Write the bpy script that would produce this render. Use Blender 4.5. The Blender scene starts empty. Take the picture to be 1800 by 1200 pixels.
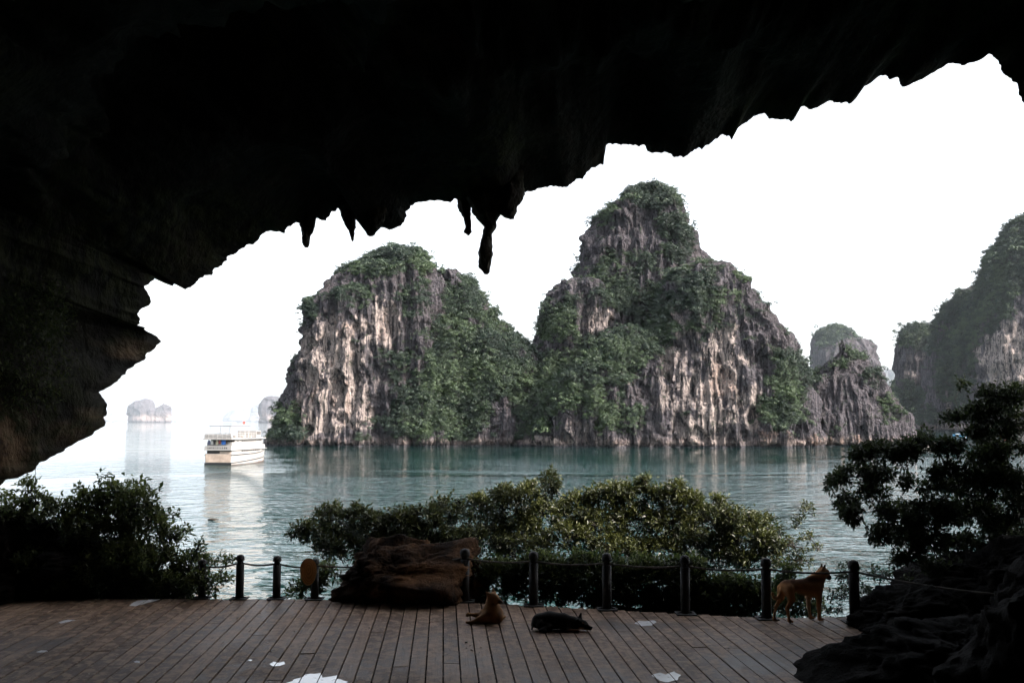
import bpy, math, random
import numpy as np
from mathutils import Vector

# ------------------------------------------------------------------ camera, world, sun, exposure
SC = bpy.context.scene
COL = SC.collection
F = 1750.0                      # focal length in pixels of the 1800 x 1200 frame
CAMZ, DECKZ = 9.0, 6.6
PITCH = math.atan(141.0 / F)
cam_d = bpy.data.cameras.new('camera'); cam = bpy.data.objects.new('camera', cam_d); COL.objects.link(cam)
cam_d.sensor_width = 36.0; cam_d.lens = 36.0 * F / 1800.0
cam_d.clip_start = 0.05; cam_d.clip_end = 150000
cam.location = (0, 0, CAMZ); cam.rotation_euler = (math.pi / 2 + PITCH, 0, 0)
SC.camera = cam

SUN_EL, SUN_AZ = math.radians(37), math.radians(114)     # azimuth clockwise from +Y
W = bpy.data.worlds.new('World'); SC.world = W; W.use_nodes = True
nt = W.node_tree; nt.nodes.clear()
sky = nt.nodes.new('ShaderNodeTexSky'); sky.sky_type = 'NISHITA'; sky.sun_disc = False
sky.sun_elevation = SUN_EL; sky.sun_rotation = SUN_AZ
sky.air_density = 1.0; sky.dust_density = 4.0; sky.ozone_density = 1.0; sky.altitude = 0
hs = nt.nodes.new('ShaderNodeHueSaturation'); hs.inputs['Saturation'].default_value = 0.33
bg = nt.nodes.new('ShaderNodeBackground'); bg.inputs[1].default_value = 0.15
wo = nt.nodes.new('ShaderNodeOutputWorld')
nt.links.new(sky.outputs[0], hs.inputs['Color']); nt.links.new(hs.outputs[0], bg.inputs[0]); nt.links.new(bg.outputs[0], wo.inputs[0])

sun_d = bpy.data.lights.new('sun', 'SUN'); sun = bpy.data.objects.new('sun', sun_d); COL.objects.link(sun)
sun_d.energy = 3.0; sun_d.angle = math.radians(3); sun_d.color = (1.0, 0.89, 0.80)
S = Vector((math.sin(SUN_AZ) * math.cos(SUN_EL), math.cos(SUN_AZ) * math.cos(SUN_EL), math.sin(SUN_EL)))
sun.rotation_euler = S.to_track_quat('Z', 'Y').to_euler(); sun.location = (30, 0, 60)

vs = SC.view_settings
vs.view_transform = 'Standard'; vs.look = 'None'; vs.gamma = 1.0; vs.use_curve_mapping = False
vs.exposure = 1.95
SC.render.engine = 'CYCLES'
SC.cycles.use_denoising = True
SC.cycles.max_bounces = 5; SC.cycles.diffuse_bounces = 2; SC.cycles.glossy_bounces = 2
SC.cycles.use_adaptive_sampling = True; SC.cycles.adaptive_threshold = 0.03
SC.cycles.transmission_bounces = 3; SC.cycles.volume_bounces = 0; SC.cycles.transparent_max_bounces = 6
SC.cycles.caustics_reflective = False; SC.cycles.caustics_refractive = False
SC.cycles.sample_clamp_indirect = 6.0

# ------------------------------------------------------------------ helpers
random.seed(4); RNG = np.random.default_rng(4)
CP, SP = math.cos(PITCH), math.sin(PITCH)

def ray(px, py):
    a = (px - 900.0) / F; b = (600.0 - py) / F
    return np.array([a, CP - b * SP, SP + b * CP])

def P(px, py, Y):
    d = ray(px, py); return np.array([0, 0, CAMZ]) + d * (Y / d[1])

def G(px, py, z=DECKZ):
    d = ray(px, py); return np.array([0, 0, CAMZ]) + d * ((z - CAMZ) / d[2])

def project(p):
    x, y, z = p[:, 0], p[:, 1], p[:, 2] - CAMZ
    f = y * CP + z * SP; u = -y * SP + z * CP
    f = np.maximum(f, 0.05)
    return 900 + F * x / f, 600 - F * u / f

def prop(o, label=None, cat=None, group=None, kind=None):
    if label: o['label'] = label
    if cat: o['category'] = cat
    if group: o['group'] = group
    if kind: o['kind'] = kind
    return o

def empty(name, loc=(0, 0, 0), rz=0.0, **k):
    o = bpy.data.objects.new(name, None); COL.objects.link(o)
    o.location = loc; o.rotation_euler = (0, 0, rz); o.empty_display_size = 0.2
    return prop(o, **k)

def mesh_data(name, v, faces, smooth=True, cols=None):
    """v (N,3); faces: (M,3) / (M,4) int array or a list of index lists."""
    me = bpy.data.meshes.new(name)
    v = np.asarray(v, dtype=np.float32)
    if isinstance(faces, np.ndarray):
        m, k = faces.shape
        me.vertices.add(len(v)); me.vertices.foreach_set('co', v.ravel())
        me.loops.add(m * k); me.loops.foreach_set('vertex_index', faces.astype(np.int32).ravel())
        me.polygons.add(m); me.polygons.foreach_set('loop_start', np.arange(0, m * k, k, dtype=np.int32))
        me.polygons.foreach_set('loop_total', np.full(m, k, dtype=np.int32))
        me.update(calc_edges=True)
    else:
        me.from_pydata([tuple(float(c) for c in q) for q in v], [], faces); me.update()
    if smooth is True or smooth is False:
        me.polygons.foreach_set('use_smooth', np.full(len(me.polygons), smooth, dtype=bool))
    if cols is not None:
        for nm, c in cols.items():
            a = me.attributes.new(nm, 'FLOAT_COLOR', 'POINT')
            c = np.asarray(c, dtype=np.float32)
            if c.shape[1] == 3: c = np.hstack([c, np.ones((len(c), 1), np.float32)])
            a.data.foreach_set('color', c.ravel())
    return me

def mk(name, v, faces, mat, parent=None, smooth=True, cols=None, **k):
    me = mesh_data(name, v, faces, smooth, cols)
    if mat: me.materials.append(mat)
    o = bpy.data.objects.new(name, me); COL.objects.link(o)
    if parent: o.parent = parent
    return prop(o, **k)

class MB:
    """collects simple shapes into one mesh"""
    def __init__(s): s.v = []; s.f = []
    def add(s, v, f):
        n = len(s.v); s.v += [tuple(map(float, q)) for q in v]; s.f += [[i + n for i in q] for q in f]; return s
    def box(s, x0, x1, y0, y1, z0, z1):
        v = [(x, y, z) for z in (z0, z1) for (x, y) in ((x0, y0), (x1, y0), (x1, y1), (x0, y1))]
        return s.add(v, [[3, 2, 1, 0], [4, 5, 6, 7], [0, 1, 5, 4], [1, 2, 6, 5], [2, 3, 7, 6], [3, 0, 4, 7]])
    def tube(s, pts, rad, n=6, caps=True):
        v, f = tube(pts, rad, n, caps); return s.add(v, f)
    def build(s, name, mat, parent=None, smooth=False, **k):
        return mk(name, np.array(s.v), s.f, mat, parent, smooth, **k)

def tube(pts, rad, n=6, caps=True):
    pts = [np.asarray(p, float) for p in pts]; v = []; f = []
    up0 = np.array([0.31, 0.17, 0.94])
    for i, p in enumerate(pts):
        d = pts[min(i + 1, len(pts) - 1)] - pts[max(i - 1, 0)]
        d = d / (np.linalg.norm(d) + 1e-9)
        up = up0 if abs(d @ up0) < 0.93 else np.array([1.0, 0.1, 0])
        a = np.cross(d, up); a /= np.linalg.norm(a); b = np.cross(d, a)
        r = rad[i] if hasattr(rad, '__len__') else rad
        for k in range(n):
            t = 2 * math.pi * k / n
            v.append(p + r * (math.cos(t) * a + math.sin(t) * b))
    for i in range(len(pts) - 1):
        for k in range(n):
            f.append([i * n + k, i * n + (k + 1) % n, (i + 1) * n + (k + 1) % n, (i + 1) * n + k])
    if caps:
        f.append(list(range(n - 1, -1, -1))); f.append([(len(pts) - 1) * n + k for k in range(n)])
    return v, f

_G = np.array([[1,1,0],[-1,1,0],[1,-1,0],[-1,-1,0],[1,0,1],[-1,0,1],[1,0,-1],[-1,0,-1],[0,1,1],[0,-1,1],[0,1,-1],[0,-1,-1]], dtype=np.float32)
_PR = np.random.default_rng(99); _PERM = _PR.permutation(4096).astype(np.int64)
def pn(p, seed=0):
    p = np.asarray(p, dtype=np.float64) + seed * 17.31
    i = np.floor(p).astype(np.int64); f = (p - i).astype(np.float32)
    u = f * f * f * (f * (f * 6 - 15) + 10)
    out = np.zeros(len(p), dtype=np.float32)
    for dx in (0, 1):
        hx = _PERM[(i[:, 0] + dx) & 4095]; wx = u[:, 0] if dx else 1 - u[:, 0]
        for dy in (0, 1):
            hy = _PERM[(hx + i[:, 1] + dy) & 4095]; wy = u[:, 1] if dy else 1 - u[:, 1]
            for dz in (0, 1):
                h = _PERM[(hy + i[:, 2] + dz) & 4095] % 12
                g = _G[h]
                dot = g[:, 0] * (f[:, 0] - dx) + g[:, 1] * (f[:, 1] - dy) + g[:, 2] * (f[:, 2] - dz)
                wz = u[:, 2] if dz else 1 - u[:, 2]
                out += wx * wy * wz * dot
    return out
def fbm(p, oct=4, seed=0, gain=0.5):
    p = np.asarray(p, float); s = 0; a = 1.0
    for k in range(oct):
        s = s + a * pn(p * (2.03 ** k), seed + k * 3); a *= gain
    return s
def sstep(a, b, x):
    t = np.clip((x - a) / (b - a), 0, 1); return t * t * (3 - 2 * t)

def grid_faces(nr, nc, wrap=False):
    r = np.arange(nr - 1)[:, None]; c = np.arange(nc if wrap else nc - 1)[None, :]
    c1 = (c + 1) % nc
    return np.stack([r * nc + c, r * nc + c1, (r + 1) * nc + c1, (r + 1) * nc + c], -1).reshape(-1, 4)

def grid_normals(g, wrap):
    if wrap: dc = np.roll(g, -1, 1) - np.roll(g, 1, 1)
    else: dc = np.gradient(g, axis=1)
    dr = np.gradient(g, axis=0)
    n = np.cross(dc, dr); return n / (np.linalg.norm(n, axis=-1, keepdims=True) + 1e-9)

# ------------------------------------------------------------------ materials
class NT:
    def __init__(s, name):
        s.m = bpy.data.materials.new(name); s.m.use_nodes = True; s.t = s.m.node_tree; s.t.nodes.clear()
        s.out = s.n('ShaderNodeOutputMaterial')
    def n(s, ty, **k):
        q = s.t.nodes.new(ty)
        for a, b in k.items(): setattr(q, a, b)
        return q
    def link(s, a, b): s.t.links.new(a, b)
    def val(s, node, key, v):
        if hasattr(v, 'is_linked') or isinstance(v, bpy.types.NodeSocket): s.link(v, node.inputs[key])
        else: node.inputs[key].default_value = v
    def coord(s, scale=(1, 1, 1), kind='Object', rot=(0, 0, 0)):
        tc = s.n('ShaderNodeTexCoord'); mp = s.n('ShaderNodeMapping')
        mp.inputs['Scale'].default_value = scale; mp.inputs['Rotation'].default_value = rot
        s.link(tc.outputs[kind], mp.inputs['Vector']); return mp.outputs[0]
    def noise(s, vec, scale, detail=5, rough=0.55, dist=0.0):
        q = s.n('ShaderNodeTexNoise'); s.link(vec, q.inputs['Vector'])
        q.inputs['Scale'].default_value = scale; q.inputs['Detail'].default_value = detail
        q.inputs['Roughness'].default_value = rough; q.inputs['Distortion'].default_value = dist
        return q.outputs['Fac']
    def ramp(s, fac, a, b, c0=0.0, c1=1.0):
        q = s.n('ShaderNodeMapRange'); s.link(fac, q.inputs['Value']); q.interpolation_type = 'SMOOTHSTEP'
        q.inputs['From Min'].default_value = a; q.inputs['From Max'].default_value = b
        q.inputs['To Min'].default_value = c0; q.inputs['To Max'].default_value = c1
        return q.outputs[0]
    def mix(s, fac, a, b, mode='MIX'):
        q = s.n('ShaderNodeMix', data_type='RGBA', blend_type=mode)
        for key, v in ((0, fac), (6, a), (7, b)):
            if isinstance(v, bpy.types.NodeSocket): s.link(v, q.inputs[key])
            elif key == 0: q.inputs[0].default_value = v
            else: q.inputs[key].default_value = (*v, 1) if len(v) == 3 else v
        return q.outputs[2]
    def math(s, op, a, b=0.0):
        q = s.n('ShaderNodeMath', operation=op)
        for k, v in ((0, a), (1, b)):
            if isinstance(v, bpy.types.NodeSocket): s.link(v, q.inputs[k])
            else: q.inputs[k].default_value = v
        return q.outputs[0]
    def attr(s, name, typ='GEOMETRY'):
        q = s.n('ShaderNodeAttribute', attribute_name=name, attribute_type=typ); return q
    def bump(s, h, strength=0.5, dist=0.1, nrm=None):
        q = s.n('ShaderNodeBump'); s.link(h, q.inputs['Height'])
        q.inputs['Strength'].default_value = strength; q.inputs['Distance'].default_value = dist
        if nrm: s.link(nrm, q.inputs['Normal'])
        return q.outputs[0]
    def principled(s, col, rough=0.7, nrm=None, **k):
        q = s.n('ShaderNodeBsdfPrincipled')
        if isinstance(col, bpy.types.NodeSocket): s.link(col, q.inputs['Base Color'])
        else: q.inputs['Base Color'].default_value = (*col, 1)
        if isinstance(rough, bpy.types.NodeSocket): s.link(rough, q.inputs['Roughness'])
        else: q.inputs['Roughness'].default_value = rough
        if nrm: s.link(nrm, q.inputs['Normal'])
        for a, b in k.items(): q.inputs[a].default_value = b
        s.link(q.outputs[0], s.out.inputs['Surface']); return q

def flat(name, col, rough=0.6, var=0.25, scale=3.0, bump=0.0, **k):
    t = NT(name); v = t.coord()
    f = t.noise(v, scale, 5)
    c = t.mix(t.ramp(f, 0.3, 0.7), tuple(x * (1 - var) for x in col), tuple(min(1, x * (1 + var)) for x in col))
    t.principled(c, rough, t.bump(f, bump, 0.02) if bump else None, **k)
    return t.m

def mat_karst():
    t = NT('weathered_limestone')
    v = t.coord((1, 1, 0.13)); v2 = t.coord((1, 1, 0.30)); vf = t.coord((1, 1, 0.045)); vi = t.coord()
    a = t.attr('tone'); sp = t.n('ShaderNodeSeparateColor'); t.link(a.outputs['Color'], sp.inputs[0])
    streak = t.noise(v, 0.55, 7, 0.66, 0.5)
    flute = t.noise(vf, 0.95, 4, 0.62, 0.12)                 # straight upright solution grooves
    fine = t.noise(v2, 1.9, 6, 0.72, 0.3)
    pit = t.noise(vi, 1.1, 7, 0.72, 0.2)
    blotch = t.noise(vi, 0.07, 6, 0.65)
    plate = t.noise(t.coord((1, 1, 0.55)), 0.20, 7, 0.66, 0.25)
    c = t.mix(t.ramp(fine, 0.38, 0.62), (0.018, 0.0165, 0.023), (0.082, 0.073, 0.084))
    c = t.mix(t.ramp(flute, 0.50, 0.60, 0, 0.60), c, (0.120, 0.106, 0.116))
    c = t.mix(t.ramp(blotch, 0.46, 0.62, 0, 0.45), c, (0.058, 0.047, 0.048))
    pale = t.mix(t.ramp(t.math('ADD', t.math('MULTIPLY', fine, 0.5), t.math('MULTIPLY', flute, 0.5)), 0.40, 0.58), (0.15, 0.125, 0.122), (0.42, 0.350, 0.318))
    pm = t.math('MULTIPLY', sp.outputs[0], t.ramp(t.math('ADD', t.math('MULTIPLY', streak, 0.4), t.math('MULTIPLY', plate, 0.6)), 0.43, 0.475))
    c = t.mix(pm, c, pale)
    c = t.mix(t.math('MULTIPLY', sp.outputs[1], t.ramp(pit, 0.38, 0.6)), c, (0.32, 0.20, 0.145))
    dark = t.noise(v, 0.33, 7, 0.7, 0.25)
    c = t.mix(t.ramp(dark, 0.55, 0.61, 0, 0.8), c, (0.012, 0.012, 0.016))
    c = t.mix(t.ramp(flute, 0.38, 0.45, 0.85, 0.0), c, (0.008, 0.008, 0.011))
    c = t.mix(t.ramp(pit, 0.36, 0.44, 0.8, 0.0), c, (0.006, 0.006, 0.008))
    c = t.mix(t.math('MULTIPLY', sp.outputs[2], t.ramp(fine, 0.25, 0.6, 0.35, 1.0)), c, (0.010, 0.018, 0.008))
    h = t.math('ADD', t.math('ADD', t.math('MULTIPLY', flute, 1.3), t.math('MULTIPLY', fine, 0.7)), t.math('MULTIPLY', pit, 0.6))
    t.principled(c, 0.88, t.bump(h, 1.0, 2.2), **{'Specular IOR Level': 0.3})
    return t.m

def mat_leaves(name, dark, light, attr_type='GEOMETRY', trans=0.35, rough=0.45):
    t = NT(name)
    a = t.attr('tint', attr_type)
    c = t.mix(a.outputs['Fac'], dark, light)
    q = t.principled(c, rough)
    tr = t.n('ShaderNodeBsdfTranslucent'); t.link(c, tr.inputs[0])
    mx = t.n('ShaderNodeMixShader'); mx.inputs[0].default_value = trans
    t.link(q.outputs[0], mx.inputs[1]); t.link(tr.outputs[0], mx.inputs[2]); t.link(mx.outputs[0], t.out.inputs['Surface'])
    return t.m

def mat_cave():
    t = NT('dark_cave_limestone')
    v = t.coord((1, 1, 0.6))
    a = t.attr('tone'); sp = t.n('ShaderNodeSeparateColor'); t.link(a.outputs['Color'], sp.inputs[0])
    n1 = t.noise(v, 0.9, 8, 0.62, 0.4); n2 = t.noise(v, 5.0, 6, 0.6)
    c = t.mix(t.ramp(n1, 0.44, 0.70), (0.0025, 0.0024, 0.0022), (0.030, 0.026, 0.021))
    tan = t.mix(t.ramp(n2, 0.35, 0.62), (0.06, 0.038, 0.024), (0.26, 0.165, 0.10))
    c = t.mix(sp.outputs[0], c, tan)
    c = t.mix(t.math('MULTIPLY', sp.outputs[1], t.ramp(n2, 0.4, 0.6)), c, (0.022, 0.026, 0.010))
    h = t.math('ADD', n1, t.math('MULTIPLY', n2, 0.35))
    t.principled(c, 0.85, t.bump(h, 0.8, 0.35), **{'Specular IOR Level': 0.25})
    return t.m

def mat_boulder(name, d, l, patch, amt=0.6):
    t = NT(name); v = t.coord()
    n1 = t.noise(v, 2.2, 8, 0.70, 0.3); n2 = t.noise(v, 8.0, 7, 0.7)
    c = t.mix(t.ramp(n1, 0.38, 0.62), d, l)
    c = t.mix(t.ramp(t.noise(v, 1.3, 4), 0.5, 0.66, 0, amt), c, patch)
    c = t.mix(t.ramp(n2, 0.30, 0.44, 0.7, 0.0), c, tuple(x * 0.3 for x in d))
    t.principled(c, 0.95, t.bump(t.math('ADD', n1, t.math('MULTIPLY', n2, 0.6)), 0.9, 0.10), **{'Specular IOR Level': 0.12})
    return t.m

def mat_water():
    t = NT('sea_water')
    tc = t.n('ShaderNodeTexCoord')
    def co(sx, sy):
        mp = t.n('ShaderNodeMapping'); mp.inputs['Scale'].default_value = (sx, sy, 1); t.link(tc.outputs['Object'], mp.inputs[0]); return mp.outputs[0]
    r1 = t.noise(co(0.50, 0.62), 1.0, 3, 0.55, 0.3)
    r2 = t.noise(co(0.24, 0.20), 1.0, 2, 0.45, 0.3)
    patch = t.noise(co(0.010, 0.014), 1.0, 3, 0.55, 0.8)
    sx = t.n('ShaderNodeSeparateXYZ'); t.link(tc.outputs['Object'], sx.inputs[0])
    lee = t.ramp(sx.outputs[1], 185, 300, 1.0, 0.17)          # the wind drops in the lee of the islands
    amp = t.math('MULTIPLY', t.ramp(patch, 0.36, 0.58, 0.14, 1.0), lee)
    h = t.math('MULTIPLY', t.math('ADD', t.math('MULTIPLY', r1, 0.42), t.math('MULTIPLY', r2, 0.55)), amp)
    nrm = t.bump(h, 1.0, 1.9)
    q = t.principled((0.003, 0.022, 0.020), 0.025, nrm)
    q.inputs['IOR'].default_value = 1.33
    return t.m

def mat_plank():
    t = NT('weathered_decking'); oi = t.n('ShaderNodeObjectInfo')
    tc = t.n('ShaderNodeTexCoord'); geo = t.n('ShaderNodeNewGeometry')
    off = t.n('ShaderNodeVectorMath', operation='ADD'); t.link(tc.outputs['Object'], off.inputs[0])
    cmb = t.n('ShaderNodeCombineXYZ'); t.link(t.math('MULTIPLY', oi.outputs['Random'], 50.0), cmb.inputs[1]); t.link(cmb.outputs[0], off.inputs[1])
    mp = t.n('ShaderNodeMapping'); mp.inputs['Scale'].default_value = (28, 1.6, 10); t.link(off.outputs[0], mp.inputs[0])
    g = t.noise(mp.outputs[0], 1.0, 6, 0.6, 0.3)
    mp3 = t.n('ShaderNodeMapping'); mp3.inputs['Scale'].default_value = (8, 6.5, 8); t.link(off.outputs[0], mp3.inputs[0])
    mott = t.noise(mp3.outputs[0], 1.0, 6, 0.7, 0.4)
    mp2 = t.n('ShaderNodeMapping'); mp2.inputs['Scale'].default_value = (1, 0.7, 1); t.link(geo.outputs['Position'], mp2.inputs[0])
    st = t.noise(mp2.outputs[0], 0.75, 6, 0.62, 0.5)
    c = t.mix(oi.outputs['Random'], (0.078, 0.046, 0.029), (0.225, 0.145, 0.098))
    c = t.mix(t.ramp(g, 0.35, 0.65, 0, 0.6), c, (0.055, 0.030, 0.018))
    c = t.mix(t.ramp(mott, 0.45, 0.60, 0, 0.6), c, (0.37, 0.26, 0.185))
    wet = t.ramp(st, 0.55, 0.67)
    c = t.mix(t.math('MULTIPLY', wet, 0.75), c, (0.030, 0.022, 0.018))
    rg = t.ramp(t.math('ADD', t.math('MULTIPLY', mott, 0.5), t.math('MULTIPLY', st, -0.55)), -0.2, 0.1, 0.42, 0.72)
    t.principled(c, rg, t.bump(t.math('ADD', g, mott), 0.6, 0.008), **{'Specular IOR Level': 0.12})
    return t.m

M = {}
M['karst'] = mat_karst()
M['far_green'] = mat_leaves('hillside_foliage', (0.006, 0.020, 0.010), (0.044, 0.074, 0.028), 'INSTANCER', 0.2, 0.6)
M['cave'] = mat_cave()
M['water'] = mat_water()
M['plank'] = mat_plank()
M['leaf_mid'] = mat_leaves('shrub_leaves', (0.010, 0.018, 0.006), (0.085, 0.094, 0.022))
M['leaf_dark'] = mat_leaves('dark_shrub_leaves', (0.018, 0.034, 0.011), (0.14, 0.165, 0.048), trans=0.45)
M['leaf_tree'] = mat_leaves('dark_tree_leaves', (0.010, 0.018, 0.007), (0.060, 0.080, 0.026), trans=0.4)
M['bark'] = flat('bark', (0.030, 0.024, 0.018), 0.85, 0.4, 9.0, 0.5)
M['post'] = flat('blackened_post_wood', (0.008, 0.007, 0.0065), 0.8, 0.4, 14.0, 0.3)
M['rope'] = flat('old_rope', (0.10, 0.088, 0.075), 0.7, 0.3, 60.0, 0.3)
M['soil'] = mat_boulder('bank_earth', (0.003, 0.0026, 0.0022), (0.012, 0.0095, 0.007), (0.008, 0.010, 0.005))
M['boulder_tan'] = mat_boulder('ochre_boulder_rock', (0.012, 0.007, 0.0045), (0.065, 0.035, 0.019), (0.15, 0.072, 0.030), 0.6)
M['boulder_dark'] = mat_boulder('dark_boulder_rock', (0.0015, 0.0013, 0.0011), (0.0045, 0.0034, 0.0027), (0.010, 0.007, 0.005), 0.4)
# ------------------------------------------------------------------ sea
_xs = np.concatenate([-np.geomspace(45000, 30, 16), np.geomspace(30, 45000, 16)])
_ys = np.concatenate([[9], np.geomspace(12, 45000, 25)])
_w = np.array([[(x, y, 0.0) for x in _xs] for y in _ys]).reshape(-1, 3)
mk('sea', _w, grid_faces(len(_ys), len(_xs)), M['water'], kind='structure', label='calm teal bay water reflecting the white sky', smooth=False)

# ------------------------------------------------------------------ karst islands
def lobe(Y, left, right, ratio=0.75, nth=420, nz=240, seed=1, amp=1.0, n=2.3, zones=None):
    """one rock tower lofted through its outline; returns grid, normals, tones, vegetation weight"""
    top = left[0]
    L = np.array([P(x, y, Y)[[0, 2]] for x, y in left]); R = np.array([P(x, y, Y)[[0, 2]] for x, y in right])
    L = np.vstack([L, [L[-1, 0] - 0.6, -0.9]]); R = np.vstack([R, [R[-1, 0] + 0.6, -0.9]])
    z = np.linspace(L[0, 1], -0.9, 3000)
    xl = np.interp(z, L[::-1, 1], L[::-1, 0]); xr = np.interp(z, R[::-1, 1], R[::-1, 0])
    a = np.maximum((xr - xl) / 2, 0); c = (xr + xl) / 2
    s = np.concatenate([[0], np.cumsum(np.hypot(np.diff(a), np.diff(z)))]); si = np.linspace(0, s[-1], nz)
    z = np.interp(si, s, z); a = np.interp(si, s, a); c = np.interp(si, s, c)
    amax = a.max()
    b = ratio * (0.75 * a + 0.25 * amax * np.sqrt(np.clip(a / amax, 0, 1)))
    u = np.linspace(-math.pi, math.pi, nth, endpoint=False)
    th = -math.pi / 2 + (u - 0.5 * np.sin(u))
    ce = np.sign(np.cos(th)) * np.abs(np.cos(th)) ** (2 / n); se = np.sign(np.sin(th)) * np.abs(np.sin(th)) ** (2 / n)
    g = np.stack([c[:, None] + a[:, None] * ce[None], Y + b[:, None] * se[None], np.repeat(z[:, None], nth, 1)], -1)
    nrm = grid_normals(g, True)
    if (nrm[nz // 2, nth // 2, 1]) > 0: nrm = -nrm
    p = g.reshape(-1, 3); q = nrm.reshape(-1, 3)
    k = Y / 370.0                                    # relief scales with the size of the far islands
    ps = p / k
    lim = np.repeat(np.clip(a / (0.12 * amax + 0.1), 0, 1), nth)
    big = fbm(ps * [1 / 26., 1 / 26., 1 / 34.], 3, seed) * 5.0
    rid = 1 - np.abs(fbm(ps * [1 / 7.5, 1 / 7.5, 1 / 46.] + 0.35 * (big / 5)[:, None], 2, seed + 5)) * 2.2
    flu = (rid - 0.5) * 2.6
    arr = (0.32 - np.abs(pn(ps * [1 / 24., 1 / 24., 1 / 80.], seed + 3))) * 6.0          # sharp upright arrises
    fin = (1 - np.abs(pn(ps * [1 / 2.2, 1 / 2.2, 1 / 30.], seed + 9)) * 2.4) * 1.15
    led = fbm(ps * [1 / 14., 1 / 14., 1 / 4.5], 3, seed + 13) * 1.9
    blk = np.round(fbm(ps / [5.0, 5.0, 10.0], 2, seed + 19) * 4.5) / 4.5 * 2.4 + np.round(pn(ps / [2.6, 2.6, 4.2], seed + 20) * 3) / 3 * 0.9     # fractured plates
    pock = -3.0 * sstep(0.22, 0.55, fbm(ps / [8, 8, 13], 3, seed + 15))
    crag = fbm(ps * [1 / 2.0, 1 / 2.0, 1 / 3.4], 3, seed + 17) * 1.0
    d = (big * 0.7 + arr + flu + fin + led * 0.7 + crag * 0.6 + blk + pock + 0.3) * amp * k * (0.25 + 0.75 * lim)
    d = d - 1.3 * k * np.exp(-((p[:, 2] - 0.2) / 1.1) ** 2)
    hor = q.copy(); hor[:, 2] *= 0.45
    p2 = p + hor * d[:, None]
    p2[:, 2] = np.maximum(p2[:, 2], -0.9)
    g2 = p2.reshape(nz, nth, 3)
    n2 = grid_normals(g2, True)
    if (n2[nz // 2, nth // 2, 1]) > 0: n2 = -n2
    n2 = n2.reshape(-1, 3)
    # zones
    px, py = project(p2)
    N = len(p2); pale = np.zeros(N); ora = np.zeros(N); veg = np.zeros(N) + 0.0
    wob = fbm(ps / [7, 7, 11], 4, seed + 21, 0.6)
    for kind, x, y, rx, ry, w in (zones or []):
        e = 1 - np.sqrt(((px - x) / rx) ** 2 + ((py - y) / ry) ** 2) + 0.55 * wob
        m = sstep(0.0, 0.22, e) * w
        if kind == 'p': pale = np.maximum(pale, m)
        elif kind == 'o': ora = np.maximum(ora, m)
        elif kind == 'g': veg = np.maximum(veg, m)
        elif kind == 'b': veg = veg - m
    slope = sstep(0.22, 0.6, n2[:, 2])
    patch = sstep(0.08, 0.32, fbm(ps / 13.0, 4, seed + 31))
    hol = sstep(0.2, -0.8, big / 5)
    veg = veg * (0.62 + 0.38 * sstep(-0.25, 0.1, fbm(ps / [5, 5, 4], 3, seed + 61)))
    veg = np.clip(veg + 0.36 * slope + 0.62 * patch * (0.4 + 0.6 * hol), 0, 1)
    veg = np.where(p2[:, 2] < 2.2 * k, 0, veg)
    base = np.exp(-((p2[:, 2] / k - 1.6) / 1.4) ** 2) * (0.5 + 0.5 * sstep(-0.2, 0.3, fbm(ps / 6.0, 2, seed + 41)))
    pale = np.clip(pale + 0.65 * base, 0, 1); ora = np.clip(ora * sstep(-0.1, 0.4, fbm(ps / [5, 5, 14], 3, seed + 51)) + 0.35 * base, 0, 1)
    wetl = p2[:, 2] < 0.55 * k
    pale[wetl] = 0; ora[wetl] = 0
    tone = np.stack([pale, ora, sstep(0.35, 0.75, veg) * 0.9], 1)
    return dict(g=g2, n=n2, tone=tone, veg=veg, k=k)

def clump_mesh(seed):
    r = np.random.default_rng(seed); vs_ = []; fs_ = []
    lob = r.normal(0, 1, (5, 3)) * [0.55, 0.55, 0.28] + [0, 0, 0.35]
    for i in range(210):
        c0 = lob[i % 5]; d = r.normal(0, 1, 3); d /= np.linalg.norm(d); d[2] = abs(d[2]) * 0.9 - 0.15
        p = c0 + d * r.uniform(0.30, 0.52)
        nrm = d + r.normal(0, 0.33, 3); nrm /= np.linalg.norm(nrm)
        t = np.cross(nrm, r.normal(0, 1, 3)); t /= np.linalg.norm(t); bq = np.cross(nrm, t)
        s = r.uniform(0.065, 0.125); n0 = len(vs_)
        vs_ += [p - t * s, p - bq * s * 0.7, p + t * s, p + bq * s * 0.7 + nrm * s * 0.3]
        fs_.append([n0, n0 + 1, n0 + 2, n0 + 3])
    me = mesh_data('foliage_clump', np.array(vs_), fs_, False); me.materials.append(M['far_green'])
    return bpy.data.objects.new('foliage_clump', me)
CLUMPS = [clump_mesh(k) for k in range(5)]

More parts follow.
